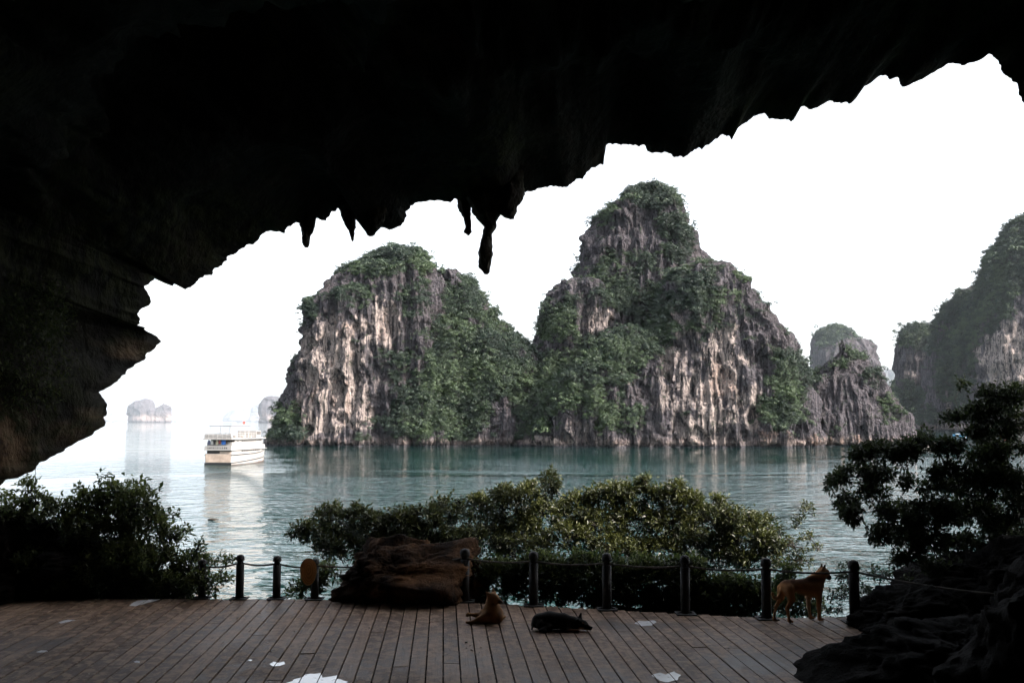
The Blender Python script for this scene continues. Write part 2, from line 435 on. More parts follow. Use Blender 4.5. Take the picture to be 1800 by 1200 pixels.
def scatter_group():
    ng = bpy.data.node_groups.new('scatter_foliage', 'GeometryNodeTree')
    ng.interface.new_socket('Geometry', in_out='INPUT', socket_type='NodeSocketGeometry')
    ng.interface.new_socket('Geometry', in_out='OUTPUT', socket_type='NodeSocketGeometry')
    gi = ng.nodes.new('NodeGroupInput'); go = ng.nodes.new('NodeGroupOutput')
    g2i = ng.nodes.new('GeometryNodeGeometryToInstance')
    for o in CLUMPS:
        oi = ng.nodes.new('GeometryNodeObjectInfo'); oi.inputs['Object'].default_value = o
        ng.links.new(oi.outputs['Geometry'], g2i.inputs[0])
    iop = ng.nodes.new('GeometryNodeInstanceOnPoints'); iop.inputs['Pick Instance'].default_value = True
    def at(nm, ty):
        q = ng.nodes.new('GeometryNodeInputNamedAttribute'); q.data_type = ty; q.inputs[0].default_value = nm; return q.outputs[0]
    ng.links.new(gi.outputs[0], iop.inputs['Points']); ng.links.new(g2i.outputs[0], iop.inputs['Instance'])
    ng.links.new(at('pick', 'INT'), iop.inputs['Instance Index'])
    ng.links.new(at('rot', 'FLOAT_VECTOR'), iop.inputs['Rotation'])
    ng.links.new(at('scl', 'FLOAT_VECTOR'), iop.inputs['Scale'])
    ng.links.new(iop.outputs[0], go.inputs[0])
    return ng
SCATTER = scatter_group()

def foliage(points, scales, tints, parent, name='hillside_foliage', r=None):
    r = r or RNG; N = len(points)
    me = bpy.data.meshes.new(name); me.vertices.add(N)
    me.vertices.foreach_set('co', np.asarray(points, np.float32).ravel())
    def put(nm, ty, key, arr): me.attributes.new(nm, ty, 'POINT').data.foreach_set(key, arr.ravel())
    put('pick', 'INT', 'value', r.integers(0, len(CLUMPS), N).astype(np.int32))
    rot = np.stack([r.normal(0, 0.25, N), r.normal(0, 0.25, N), r.uniform(0, 6.28, N)], 1).astype(np.float32)
    put('rot', 'FLOAT_VECTOR', 'vector', rot)
    sc = (np.asarray(scales)[:, None] * r.uniform(0.8, 1.2, (N, 3))).astype(np.float32)
    put('scl', 'FLOAT_VECTOR', 'vector', sc)
    put('tint', 'FLOAT', 'value', np.asarray(tints, np.float32))
    me.materials.append(M['far_green'])
    o = bpy.data.objects.new(name, me); COL.objects.link(o); o.parent = parent
    md = o.modifiers.new('scatter', 'NODES'); md.node_group = SCATTER
    o['kind'] = 'stuff'
    return o

def island(name, label, lobes, nveg=0, vs=1.0, seed=0):
    V = []; Fc = []; T = []; NN = []; VG = []; A = []; n0 = 0; K = []
    for L in lobes:
        g = L['g']; nz, nth, _ = g.shape
        Fc.append(grid_faces(nz, nth, True) + n0); V.append(g.reshape(-1, 3)); T.append(L['tone']); NN.append(L['n']); VG.append(L['veg'])
        du = np.linalg.norm(np.roll(g, -1, 1) - g, axis=-1); dv = np.linalg.norm(np.gradient(g, axis=0), axis=-1)
        A.append((du * dv).ravel()); K.append(np.full(nz * nth, L['k'])); n0 += nz * nth
    V = np.vstack(V); T = np.vstack(T); NN = np.vstack(NN); VG = np.concatenate(VG); A = np.concatenate(A); K = np.concatenate(K)
    o = mk(name, V, np.vstack(Fc), M['karst'], cols={'tone': T}, kind='structure', label=label)
    if nveg:
        r = np.random.default_rng(seed + 70)
        tocam = np.array([0, 0, CAMZ]) - V; tocam /= np.linalg.norm(tocam, axis=1, keepdims=True)
        w = A * sstep(0.40, 0.85, VG) * (np.sum(NN * tocam, 1) > -0.35)
        tuft = sstep(0.0, 0.3, fbm(V / (3.5 * K[:, None]), 2, seed + 9)) * sstep(-0.1, 0.35, NN[:, 2])
        w += A * (0.015 + 0.16 * tuft) * (np.sum(NN * tocam, 1) > -0.2) * (V[:, 2] > 3 * K)
        idx = r.choice(len(V), nveg, p=w / w.sum())
        sz = r.gamma(3.2, 0.31, nveg) * 0.86 * vs * K[idx] * (0.42 + 0.75 * VG[idx])
        pos = V[idx] + NN[idx] * (0.02 * sz)[:, None] - np.array([0, 0, 0.30]) * sz[:, None]
        tint = np.clip(0.30 + 0.9 * fbm(V[idx] / 16.0, 3, seed + 3) + r.normal(0, 0.20, nveg), 0, 1)
        foliage(pos, sz, tint, o, r=r)
    return o

ZL = [('g', 690, 455, 95, 35, .8), ('g', 800, 690, 110, 95, 1), ('g', 860, 620, 90, 80, 1), ('g', 820, 520, 50, 40, .95), ('g', 930, 690, 60, 80, 1),
      ('g', 505, 745, 40, 40, .9), ('g', 545, 545, 15, 20, 1), ('g', 720, 740, 70, 45, .9), ('g', 620, 520, 40, 25, .5), ('g', 730, 520, 40, 40, .5), ('g', 690, 610, 40, 40, .5), ('g', 800, 560, 40, 60, .5),
      ('b', 590, 640, 65, 90, .8), ('b', 680, 560, 26, 55, .9), ('b', 590, 730, 70, 50, .6),
      ('p', 590, 640, 62, 95, 1), ('p', 680, 560, 24, 60, 1), ('p', 560, 730, 60, 45, .9), ('p', 625, 700, 45, 60, .95), ('p', 545, 640, 22, 80, .6),
      ('o', 590, 600, 45, 40, .6), ('o', 620, 700, 40, 50, .5), ('o', 700, 660, 20, 18, .6), ('o', 680, 580, 14, 30, .35), ('o', 545, 700, 25, 40, .3)]
ZR = [('g', 975, 560, 38, 50, 1), ('g', 1130, 520, 90, 35, .95), ('g', 1220, 510, 60, 40, .95), ('g', 1150, 345, 60, 30, .9), ('g', 1190, 410, 30, 55, .8), ('g', 1090, 470, 60, 40, .6),
      ('g', 1000, 670, 100, 60, 1), ('g', 1080, 620, 80, 50, .95), ('g', 1080, 730, 55, 40, .85), ('g', 920, 740, 50, 30, .9), ('g', 1140, 590, 60, 40, .7),
      ('g', 1385, 670, 42, 60, 1), ('g', 1370, 720, 40, 35, .9), ('g', 1240, 560, 40, 30, .6), ('g', 1245, 745, 30, 22, .6), ('g', 1480, 640, 20, 12, .5), ('g', 1540, 665, 25, 15, .6), ('g', 1420, 655, 30, 25, .9), ('g', 1060, 380, 25, 30, .5),
      ('b', 1260, 680, 70, 90, .85), ('b', 1180, 670, 30, 60, .6), ('b', 1480, 720, 70, 50, .55), ('b', 1110, 410, 40, 40, .3), ('b', 1020, 750, 40, 40, .5), ('b', 1048, 560, 30, 25, .8),
      ('p', 1260, 690, 62, 95, 1), ('p', 1270, 600, 28, 40, 1), ('p', 1180, 660, 34, 70, .65), ('p', 1048, 560, 32, 28, .9), ('p', 1095, 650, 34, 28, .7), ('p', 1320, 720, 26, 50, .7), ('p', 1195, 560, 24, 30, .4), ('p', 1200, 740, 24, 40, .6), ('p', 1020, 760, 30, 25, .4), ('p', 950, 775, 26, 10, .7),
      ('o', 1265, 700, 50, 60, .5), ('o', 1300, 740, 40, 40, .45), ('o', 1460, 775, 110, 14, .5), ('o', 1355, 770, 60, 16, .5)]
island('karst_island', 'left of the two big karst islands, a broad dome with pale cliffs', [
    lobe(388, [(685,432),(672,440),(640,452),(600,480),(575,510),(548,538),(540,575),(532,610),(518,650),(505,690),(492,730),(480,765),(474,780)],
         [(685,432),(700,440),(735,447),(765,475),(775,510),(790,560),(800,620),(815,700),(830,780)], 0.62, 520, 290, 11, 0.8, 2.5, ZL),
    lobe(392, [(800,472),(785,478),(760,482),(735,510),(700,600),(680,700),(670,780)],
         [(800,472),(814,484),(834,512),(865,560),(903,598),(935,622),(962,680),(985,780)], 0.62, 420, 240, 23, 0.75, 2.3, ZL)], 24000, 0.95, 1)
island('karst_island', 'tall karst tower island at the centre right with a lower shoulder and a spur', [
    lobe(404, [(1148,320),(1125,332),(1100,345),(1068,368),(1042,388),(1027,420),(1018,470),(1012,500),(1000,560),(990,640),(980,720),(970,780)],
         [(1148,320),(1172,330),(1190,350),(1200,375),(1213,410),(1230,445),(1242,475),(1262,550),(1280,650),(1300,780)], 0.6, 460, 290, 37, 0.75, 2.5, ZR),
    lobe(388, [(1012,488),(988,503),(962,538),(950,575),(945,618),(925,680),(892,740),(862,782)],
         [(1012,488),(1050,497),(1085,560),(1100,640),(1120,782)], 0.62, 380, 220, 41, 0.75, 2.3, ZR),
    lobe(372, [(1250,460),(1215,466),(1185,480),(1170,510),(1150,580),(1138,680),(1128,783)],
         [(1250,460),(1290,470),(1310,495),(1335,535),(1357,560),(1388,590),(1398,625),(1415,660),(1428,720),(1440,783)], 0.62, 500, 270, 53, 0.75, 2.5, ZR),
    lobe(366, [(1110,575),(1070,590),(1030,625),(985,670),(960,720),(945,783)],
         [(1110,575),(1150,590),(1180,640),(1200,700),(1210,783)], 0.5, 420, 220, 59, 0.8, 2.3, ZR),
    lobe(384, [(1480,596),(1472,612),(1464,625),(1442,648),(1420,690),(1400,740),(1388,783)],
         [(1480,596),(1490,610),(1504,624),(1536,652),(1562,690),(1588,730),(1597,755),(1600,778)], 0.6, 360, 210, 61, 0.55, 2.4, ZR)], 36000, 0.95, 2)
ZF = [('g', 1615, 590, 40, 25, 1), ('g', 1600, 710, 45, 40, 1), ('g', 1690, 560, 50, 60, .8), ('g', 1680, 660, 40, 70, .9), ('g', 1770, 470, 80, 95, 1), ('g', 1690, 600, 45, 110, .9), ('g', 1745, 600, 25, 60, .8), ('g', 1470, 585, 40, 20, 1),
      ('b', 1770, 640, 60, 70, .9), ('p', 1770, 640, 65, 70, .95), ('p', 1600, 660, 14, 50, .5), ('p', 1668, 690, 8, 60, .7)]
island('karst_island', 'small domed islet behind the spur of the tall tower', [
    lobe(2300, [(1466,574),(1450,578),(1440,586),(1432,600),(1428,640),(1424,720),(1422,760)], [(1466,574),(1482,577),(1492,586),(1502,597),(1520,600),(1537,622),(1548,650),(1558,700),(1564,760)], 0.7, 200, 110, 71, 0.5, 2.4, ZF)], 1800, 0.75, 3)
island('karst_island', 'slim rounded tower at the left of the right-hand cliffs', [
    lobe(1050, [(1618,571),(1600,575),(1586,586),(1579,610),(1575,650),(1570,690),(1568,756)], [(1618,571),(1638,575),(1650,590),(1660,640),(1672,756)], 0.7, 200, 120, 73, 0.5, 2.6, ZF)], 3000, 0.85, 4)
island('karst_island', 'high cliff island at the right edge with bare grey walls', [
    lobe(980, [(1714,505),(1692,514),(1668,543),(1647,578),(1637,620),(1632,680),(1628,756)], [(1714,505),(1735,506),(1765,600),(1800,756)], 0.6, 260, 150, 79, 0.5, 2.5, ZF),
    lobe(900, [(1860,350),(1815,375),(1790,388),(1765,420),(1742,455),(1730,500),(1724,540),(1708,575),(1701,620),(1697,756)], [(1860,350),(1940,380),(2050,450),(2110,600),(2140,756)], 0.5, 420, 200, 83, 0.45, 2.6, ZF)], 12000, 0.85, 5)
far = dict(nth=120, nz=60, amp=0.5)
island('karst_island', 'nearer hazy rock island left of the boat with a notch in its top', [
    lobe(11500, [(252,703),(242,706),(234,714),(232,722),(233,744.5)], [(252,703),(266,704),(268,712),(271,744.5)], 0.8, 150, 80, 91, 0.32, 2.8),
    lobe(11500, [(287,707),(280,712),(270,717),(262,722),(258,744.5)], [(287,707),(294,712),(299,715),(297,722),(301,744.5)], 0.8, 150, 80, 93, 0.32, 2.6)])
island('karst_island', 'faint low hazy ridge at the far left under the cave wall', [
    lobe(25000, [(215,727),(205,731),(190,736),(180,740),(170,743)], [(215,727),(228,727),(240,733),(255,736),(270,743)], 0.5, **far, seed=95)])
island('karst_island', 'hazy round-topped rock beside the left island', [
    lobe(9500, [(482,697),(470,701),(463,711),(462,725),(463,744)], [(482,697),(494,702),(500,715),(505,744)], 0.8, 150, 80, 97, 0.32, 2.6)])
island('karst_island', 'faint hazy ridge between the boat and the left island', [
    lobe(25000, [(455,713),(447,720),(440,727),(434,743)], [(455,713),(470,716),(480,730),(490,743)], 0.6, **far, seed=99),
    lobe(26000, [(424,721),(412,724),(407,732),(404,743)], [(424,721),(434,722),(445,730),(450,743)], 0.6, **far, seed=101)])
island('karst_island', 'faintest low hazy hump right of the notched island', [
    lobe(28000, [(306,730),(303,734),(296,743)], [(306,730),(314,733),(322,743)], 0.8, **far, seed=103)])
island('karst_island', 'distant blue hill in the gap between the right islands', [
    lobe(12000, [(1560,648),(1540,660),(1500,690),(1470,743)], [(1560,648),(1580,652),(1620,680),(1660,743)], 0.5, **far, seed=105)])

# ------------------------------------------------------------------ haze over the bay
hz = NT('sea_haze'); vol = hz.n('ShaderNodeVolumePrincipled')
vol.inputs['Color'].default_value = (0.78, 0.89, 1.0, 1); vol.inputs['Density'].default_value = 0.000021; vol.inputs['Anisotropy'].default_value = 0.0
hz.link(vol.outputs[0], hz.out.inputs['Volume'])
prop(MB().box(-46000, 46000, -120, 46000, -1.9, 720).build('haze', hz.m), 'pale sea haze filling the air over the bay', None, None, 'stuff')
# ------------------------------------------------------------------ shore slope below the deck
_E = [(-400,1052),(280,1052),(575,1053),(760,1056),(940,1064),(1070,1071),(1205,1079),(1350,1085),(1450,1084),(1600,1086),(1800,1090)]
_EG = np.array([G(x, y)[:2] for x, y in _E])
_EG = np.vstack([[-30, _EG[0, 1]], _EG, [30, _EG[-1, 1] - 1.0]])
def edge_y(x): return np.interp(x, _EG[:, 0], _EG[:, 1])
def slope_z(x, y):
    x = np.asarray(x, float); y = np.asarray(y, float)
    d = y - edge_y(x) - 0.15
    z = np.where(d < 0, 6.28, 6.28 - 1.15 * d - 0.02 * d * d)
    pt = np.stack([x * 0.5, y * 0.5, 0 * x], -1).reshape(-1, 3)
    z = z + (fbm(pt, 4, 5).reshape(x.shape) * 0.55 * np.clip(d, 0, 1))
    rid = 0.50 * np.exp(-((d - 1.0) / 0.6) ** 2) * (1 + 0.8 * fbm(pt * 2.4, 4, 8).reshape(x.shape))
    gap = sstep(-4.75, -4.3, x) * sstep(-2.35, -2.65, x)                  # the bank is open between the left shrubs and the boulder
    far_ = sstep(3.6, 3.2, x)
    z = z + rid * (1 - gap) * far_ + 0.85 * np.clip(d, 0, 1) * np.exp(-np.clip(d - 0.9, 0, 9) ** 2 / 1.1) * (1 - gap) * far_
    return np.maximum(z, -0.9)
_x = np.linspace(-26, 22, 150); _y = np.concatenate([[-14, -6, 0, 6, 10], np.linspace(11, 22, 70)])
_X, _Y = np.meshgrid(_x, _y)
_T = np.stack([_X, _Y, slope_z(_X, _Y)], -1).reshape(-1, 3)
mk('ground', _T, grid_faces(len(_y), len(_x)), M['soil'], kind='structure', label='dark earth floor and bank under the deck sloping to the sea')

# ------------------------------------------------------------------ cave
RIM = [(-420,1250),(-330,1080),(-250,960),(-150,905),(-80,885),(-30,870),(0,851),(8,843),(33,840),(40,834),(65,820),(85,806),(97,797),(110,791),(130,783),(148,773),(160,766),(168,757),(178,748),(181,740),(180,732),(187,727),(189,713),(188,703),(184,691),(195,680),(205,670),(214,659),(232,648),(250,634),(262,625),(272,617),(280,607),(284,600),(280,592),(270,587),(262,584),(253,578),(252,574),(243,574),(244,562),(241,553),(245,546),(252,541),(260,535),(261,528),(258,515),(255,508),(250,503),(262,493),(272,485),
       (280,490),(287,497),(298,500),(305,496),(310,491),(318,498),(325,509),(332,509),(340,499),(357,483),(372,484),(378,472),(392,464),(402,453),(416,444),(430,434),(448,426),(463,414),(475,410),(490,407),(497,409),(506,394),(520,389),(531,391),(548,388),(556,382),(563,385),(573,389),(580,380),(590,373),(595,367),(604,366),(630,366),(642,364),(647,371),(649,382),(646,400),(645,412),(650,415),(658,410),(672,402),(688,404),(695,400),(705,390),(716,380),(714,374),(722,365),(735,358),(755,354),(775,350),(790,350),(803,352),(815,358),(827,364),(845,370),(865,374),(880,378),(888,384),(896,386),(904,380),(909,369),(914,358),(918,349),(916,342),(914,335),
       (930,334),(950,330),(985,326),(1000,325),(1005,324),(1013,317),(1025,317),(1031,308),(1040,295),(1061,288),(1063,275),(1066,254),(1075,254),(1090,257),(1110,255),(1133,255),(1143,265),(1157,269),(1170,270),(1184,281),(1195,276),(1215,270),(1228,260),(1233,263),(1240,257),(1255,247),(1270,236),(1278,243),(1287,244),(1291,237),(1299,222),(1312,217),(1325,205),(1345,201),(1352,207),(1378,212),(1390,216),(1396,210),(1398,196),(1415,191),(1425,195),(1437,190),(1455,182),(1478,182),(1482,183),(1497,180),(1504,175),(1505,162),(1515,156),(1535,142),(1545,135),(1557,133),(1565,138),(1580,140),(1578,148),(1588,153),(1600,149),(1625,136),(1645,125),(1665,115),(1673,114),(1685,117),(1710,112),(1725,106),(1736,97),
       (1745,102),(1760,118),(1782,145),(1795,168),(1804,178),(1830,230),(1860,320),(1880,450),(1890,600),(1905,800),(1940,1000),(1990,1300)]
_r = np.array(RIM, float); _s = np.concatenate([[0], np.cumsum(np.hypot(*np.diff(_r, axis=0).T))])
_n = 1700; _si = np.linspace(0, _s[-1], _n)
_rp = np.stack([np.interp(_si, _s, _r[:, 0]), np.interp(_si, _s, _r[:, 1])], 1)
def rim_depth(px): return np.interp(px, [-450, 0, 190, 300, 600, 900, 1300, 1700, 1760, 2000], [11.5, 12.6, 13.6, 14.6, 15.2, 15.2, 15.0, 14.4, 13.4, 12.5])
_rd = rim_depth(_rp[:, 0])
R3 = np.array([P(x, y, d) for (x, y), d in zip(_rp, _rd)])
R3[:, 2] = np.maximum(R3[:, 2], 4.0)
# fine crags on the lip itself
_cr = (fbm(R3 * [2.2, 0, 2.2], 3, 77) * 0.05 + fbm(R3 * [8, 0, 8], 3, 79, 0.65) * 0.045)[:, None]
_cen = np.array([1.2, 0, 8.2])
_o = R3 - _cen; _o[:, 1] = 0; _o /= np.linalg.norm(_o, axis=1, keepdims=True)
_o2 = np.stack([np.convolve(np.pad(_o[:, k], 100, 'edge'), np.ones(201) / 201, 'valid') for k in range(3)], 1); _o2 /= np.linalg.norm(_o2, axis=1, keepdims=True)
R3 = R3 + _o2 * _cr
def smooth_rows(a, w):
    if w < 1: return a
    k = np.hanning(2 * w + 3)[1:-1]; k /= k.sum()
    return np.stack([np.convolve(np.pad(a[:, j], len(k) // 2, 'edge'), k, 'valid') for j in range(3)], 1)
rows = []
# inside: from behind the camera up to the lip
for t in np.concatenate([np.linspace(1, 0.12, 44), np.linspace(0.11, 0.0, 16)]):
    base = smooth_rows(R3, int(190 * min(1, t * 5)))
    p = base.copy()
    p[:, 1] = R3[:, 1] * (1 - t) + (-13.0) * t
    p = p + _o2 * (0.35 * min(1, t * 14) + 7.5 * t ** 0.8 * (1 - 0.55 * t))
    rows.append(p)
n_in = len(rows)
# outside: the cliff face above and beside the mouth
for t in np.concatenate([np.linspace(0.004, 0.06, 8), np.linspace(0.08, 1, 20)]):
    p = smooth_rows(R3, int(70 * min(1, t * 6))).copy()
    p = p + _o2 * (0.15 + 46 * t) * min(1, t * 60)
    p[:, 1] = R3[:, 1] + 0.5 * min(1, t * 25) - 26 * t
    rows.append(p)
CG = np.stack(rows); cn = grid_normals(CG, False)
ins = np.concatenate([np.linspace(1, 0.12, 44), np.linspace(0.11, 0, 16), np.zeros(len(rows) - n_in)])
out = np.concatenate([np.zeros(n_in), np.linspace(0.0, 1, len(rows) - n_in)])
wgt = np.clip(ins * 9, 0, 1) + np.clip(out * 12, 0, 1)
pf = CG.reshape(-1, 3); wf = np.repeat(wgt, _n)
d1 = fbm(pf * [0.33, 0.33, 0.33], 4, 201) * 1.5 + fbm(pf * [1.1, 0.7, 1.1], 4, 207) * 0.5 + fbm(pf * [3.2, 3.2, 2.6], 3, 211) * 0.14
rd = (np.abs(fbm(pf * [0.55, 0.3, 0.55], 3, 215)) - 0.25) * 1.1
o2f = np.tile(_o2, (len(rows), 1))
dis = np.maximum(d1 + rd + 0.25, -0.6 * np.repeat(np.clip(ins * 4, 0, 1), _n) - 0.05)
pf = pf + o2f * (dis * wf)[:, None]
pf[:, 1] += fbm(pf * 1.3, 3, 219) * 0.35 * wf
qx, qy = project(pf)
tan = np.zeros(len(pf))
for x, y, rx, ry, w in [(10, 780, 75, 85, 1), (115, 765, 50, 30, .5), (168, 735, 22, 26, .7), (235, 615, 50, 24, .45), (1775, 110, 40, 60, .12), (340, 440, 60, 60, .08)]:
    e = 1 - np.sqrt(((qx - x) / rx) ** 2 + ((qy - y) / ry) ** 2) + 0.5 * fbm(pf * 1.5, 3, 231)
    tan = np.maximum(tan, sstep(0, 0.5, e) * w)
moss = sstep(0.0, 0.4, fbm(pf * 0.5, 3, 241))
tone = np.stack([tan * (np.repeat(out, _n) < 0.02), moss, 0 * tan], 1)
fc = grid_faces(len(rows), _n)
# close the back of the cave
bk = len(pf); pf = np.vstack([pf, [[1.0, -15.0, 9.0]]]); tone = np.vstack([tone, [[0, 0, 0]]])
cave = mk('cave', pf, fc, M['cave'], cols={'tone': tone}, kind='structure', label='dark limestone cave roof and walls framing the view')
_b = np.vstack([pf[:_n], pf[bk:bk + 1]])
mk('back_wall', _b, np.array([[k, k + 1, _n] for k in range(_n - 1)] + [[_n - 1, 0, _n]]), M['cave'], cave, cols={'tone': np.zeros((_n + 1, 3))})

def spike(left, right, Y, seed, name='stalactite', depth=0.9):
    """a hanging stone lofted between a left and a right outline (pixels, top to bottom)"""
    L = np.array([P(x, y, Y) for x, y in left]); Rr = np.array([P(x, y, Y) for x, y in right])
    z = np.linspace(max(L[0, 2], Rr[0, 2]) + 0.25, min(L[-1, 2], Rr[-1, 2]), 46)
    xl = np.interp(z, L[::-1, 2], L[::-1, 0]); xr = np.interp(z, Rr[::-1, 2], Rr[::-1, 0])
    a = np.maximum((xr - xl) / 2, 0.004); c = (xr + xl) / 2
    th = np.linspace(0, 2 * math.pi, 28, endpoint=False)
    g = np.stack([c[:, None] + a[:, None] * np.cos(th), Y + depth * a[:, None] * np.sin(th), np.repeat(z[:, None], 28, 1)], -1).reshape(-1, 3)
    nn = np.tile(np.stack([np.cos(th), np.sin(th), 0 * th], 1), (46, 1))
    g = g + nn * (fbm(g * [9, 9, 6], 4, seed, 0.6) * 0.038 * np.repeat(np.clip(a / 0.05, 0.25, 1), 28))[:, None]
    f = [list(map(int, q)) for q in grid_faces(46, 28, True)] + [[45 * 28 + k for k in range(27, -1, -1)], list(range(28))]
    return mk(name, g, f, M['cave'], cave, cols={'tone': np.tile([[0.05, 0.3, 0]], (len(g), 1))})
spike([(527,380),(530,394),(531,410),(531,427),(536,433)], [(560,376),(552,395),(546,415),(543,428),(541,435)], 15.1, 1)
spike([(596,358),(600,377),(607,393),(612,408),(616,420),(619,424.5)], [(640,358),(632,370),(625,382),(622,400),(622.5,420),(621,424.5)], 15.2, 2)
spike([(800,345),(806,365),(815,382),(817,395),(817,409),(821,414)], [(826,345),(826,370),(828,382),(830,395),(828,408),(825,414)], 15.2, 3)
spike([(820,350),(828,367),(833,377),(843,390),(850,399),(848,412),(845,425),(843,440),(841,455),(843,470),(851,482)], [(884,350),(880,378),(873,392),(873,400),(866,412),(864,425),(866,445),(863,460),(861,476),(857,482)], 15.1, 4)
spike([(636,352),(646,372),(648,384),(646,400),(645,412),(649,415.5)], [(690,352),(682,375),(672,392),(664,402),(656,410),(652,415.5)], 15.0, 5)
spike([(868,350),(876,370),(884,381),(892,385)], [(922,330),(918,349),(910,368),(904,380)], 15.0, 6)

# ------------------------------------------------------------------ plank deck
deck = empty('deck', (0, 0, DECKZ), kind='structure', label='weathered brown plank deck in front of the cave')
U = ray(779, 741)[:2]; U = U / np.linalg.norm(U); Vp = np.array([U[1], -U[0]])
_o0 = G(779, 1100)[:2] @ Vp; PW = 0.166
_rr = random.Random(12)
for k in range(-48, 34):
    o = _o0 + (k + 0.5) * PW
    # far end: where the strip crosses the edge line
    t = 13.0
    for _ in range(8):
        q = Vp * o + U * t; t += edge_y(q[0]) - q[1]
    near = 4.2; end = t + _rr.uniform(-0.012, 0.012); L_ = []
    e = near
    while e < end - 0.05:
        nx = e + _rr.uniform(2.2, 4.6)
        if end - nx < 0.9: nx = end
        L_.append((e, nx)); e = nx
    for (t0, t1) in L_:
        c = Vp * o + U * (t0 + t1) / 2; hl = (t1 - t0) / 2 - 0.003; hw = PW / 2 - _rr.uniform(0.005, 0.0075); ch = 0.004
        v = []
        for (w_, z_) in ((hw, -0.034), (hw, -ch), (hw - ch, 0.0), (-hw + ch, 0.0), (-hw, -ch), (-hw, -0.034)):
            v += [(w_, -hl, z_), (w_, hl, z_)]
        f = [[2 * i, 2 * i + 1, (2 * i + 3) % 12, (2 * i + 2) % 12] for i in range(6)] + [[10, 8, 6, 4, 2, 0], [1, 3, 5, 7, 9, 11]]
        pl = mk('plank', np.array(v), f, M['plank'], deck, False)
        pl.location = (c[0], c[1], _rr.uniform(-0.0025, 0.0025)); pl.rotation_euler = (_rr.uniform(-.0012, .0012), _rr.uniform(-.006, .006), -math.atan2(U[0], U[1]))
# fascia closing the outer edge
fb = MB(); _ex = np.linspace(-8.6, 4.9, 28)
for x0, x1 in zip(_ex[:-1], _ex[1:]):
    y0, y1 = edge_y(x0) + 0.004, edge_y(x1) + 0.004
    fb.add([(x0, y0, -0.33), (x1, y1, -0.33), (x1, y1 + 0.03, -0.33), (x0, y0 + 0.03, -0.33), (x0, y0, -0.012), (x1, y1, -0.012), (x1, y1 + 0.03, -0.012), (x0, y0 + 0.03, -0.012)], [[3, 2, 1, 0], [4, 5, 6, 7], [0, 1, 5, 4], [2, 3, 7, 6], [1, 2, 6, 5], [3, 0, 4, 7]])
fb.build('fascia_board', M['bark'], deck)
# joists under the boards
jb = MB()
for y in np.arange(4.4, 12.0, 0.9): jb.box(-9, 4.6, y, y + 0.07, -0.20, -0.045)
jb.build('joist_frame', M['bark'], deck)

# ------------------------------------------------------------------ puddles on the deck
pm = NT('painted_sky_puddle'); vv = pm.coord((1, 1, 1)); pm.principled(pm.mix(pm.ramp(pm.noise(vv, 12.0, 4), 0.58, 0.7), (0.86, 0.85, 0.86), (0.24, 0.22, 0.20)), 0.08)  # bright sky reflection is painted into the puddles' near-white base colour
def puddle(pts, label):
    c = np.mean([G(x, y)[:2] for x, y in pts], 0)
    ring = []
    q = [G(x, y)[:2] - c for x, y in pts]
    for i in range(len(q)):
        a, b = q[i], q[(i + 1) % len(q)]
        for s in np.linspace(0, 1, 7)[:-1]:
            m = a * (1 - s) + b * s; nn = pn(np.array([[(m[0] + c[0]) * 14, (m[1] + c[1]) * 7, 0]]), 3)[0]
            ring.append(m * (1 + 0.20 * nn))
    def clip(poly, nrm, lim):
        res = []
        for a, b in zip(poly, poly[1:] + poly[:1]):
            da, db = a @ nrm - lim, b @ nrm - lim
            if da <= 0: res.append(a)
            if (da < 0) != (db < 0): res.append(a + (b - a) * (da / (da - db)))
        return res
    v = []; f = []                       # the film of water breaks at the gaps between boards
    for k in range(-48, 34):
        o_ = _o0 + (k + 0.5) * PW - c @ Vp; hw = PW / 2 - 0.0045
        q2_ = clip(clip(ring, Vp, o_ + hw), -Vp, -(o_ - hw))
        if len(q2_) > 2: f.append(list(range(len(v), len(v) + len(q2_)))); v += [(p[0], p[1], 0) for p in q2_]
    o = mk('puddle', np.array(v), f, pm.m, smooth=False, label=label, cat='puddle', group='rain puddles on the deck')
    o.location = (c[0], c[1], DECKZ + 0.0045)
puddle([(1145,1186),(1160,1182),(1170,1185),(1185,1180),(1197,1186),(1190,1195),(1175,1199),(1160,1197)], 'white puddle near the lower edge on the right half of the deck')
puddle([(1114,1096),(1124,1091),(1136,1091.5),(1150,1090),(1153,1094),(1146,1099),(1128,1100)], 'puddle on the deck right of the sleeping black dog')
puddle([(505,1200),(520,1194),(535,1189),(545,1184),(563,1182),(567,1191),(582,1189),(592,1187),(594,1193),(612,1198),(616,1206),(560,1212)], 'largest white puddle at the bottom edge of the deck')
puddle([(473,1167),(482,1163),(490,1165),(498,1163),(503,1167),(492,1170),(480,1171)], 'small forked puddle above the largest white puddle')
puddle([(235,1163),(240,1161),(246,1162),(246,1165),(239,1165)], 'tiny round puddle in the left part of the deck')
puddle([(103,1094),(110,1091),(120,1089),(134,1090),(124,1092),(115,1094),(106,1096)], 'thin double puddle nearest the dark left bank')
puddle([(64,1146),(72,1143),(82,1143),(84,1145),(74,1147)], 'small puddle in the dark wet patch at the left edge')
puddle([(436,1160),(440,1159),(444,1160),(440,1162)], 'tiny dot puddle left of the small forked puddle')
puddle([(228,1064),(240,1056),(262,1053.5),(281,1053.3),(270,1057),(250,1062),(236,1066)], 'wide puddle with a painted grey sheen at the far left corner of the deck')

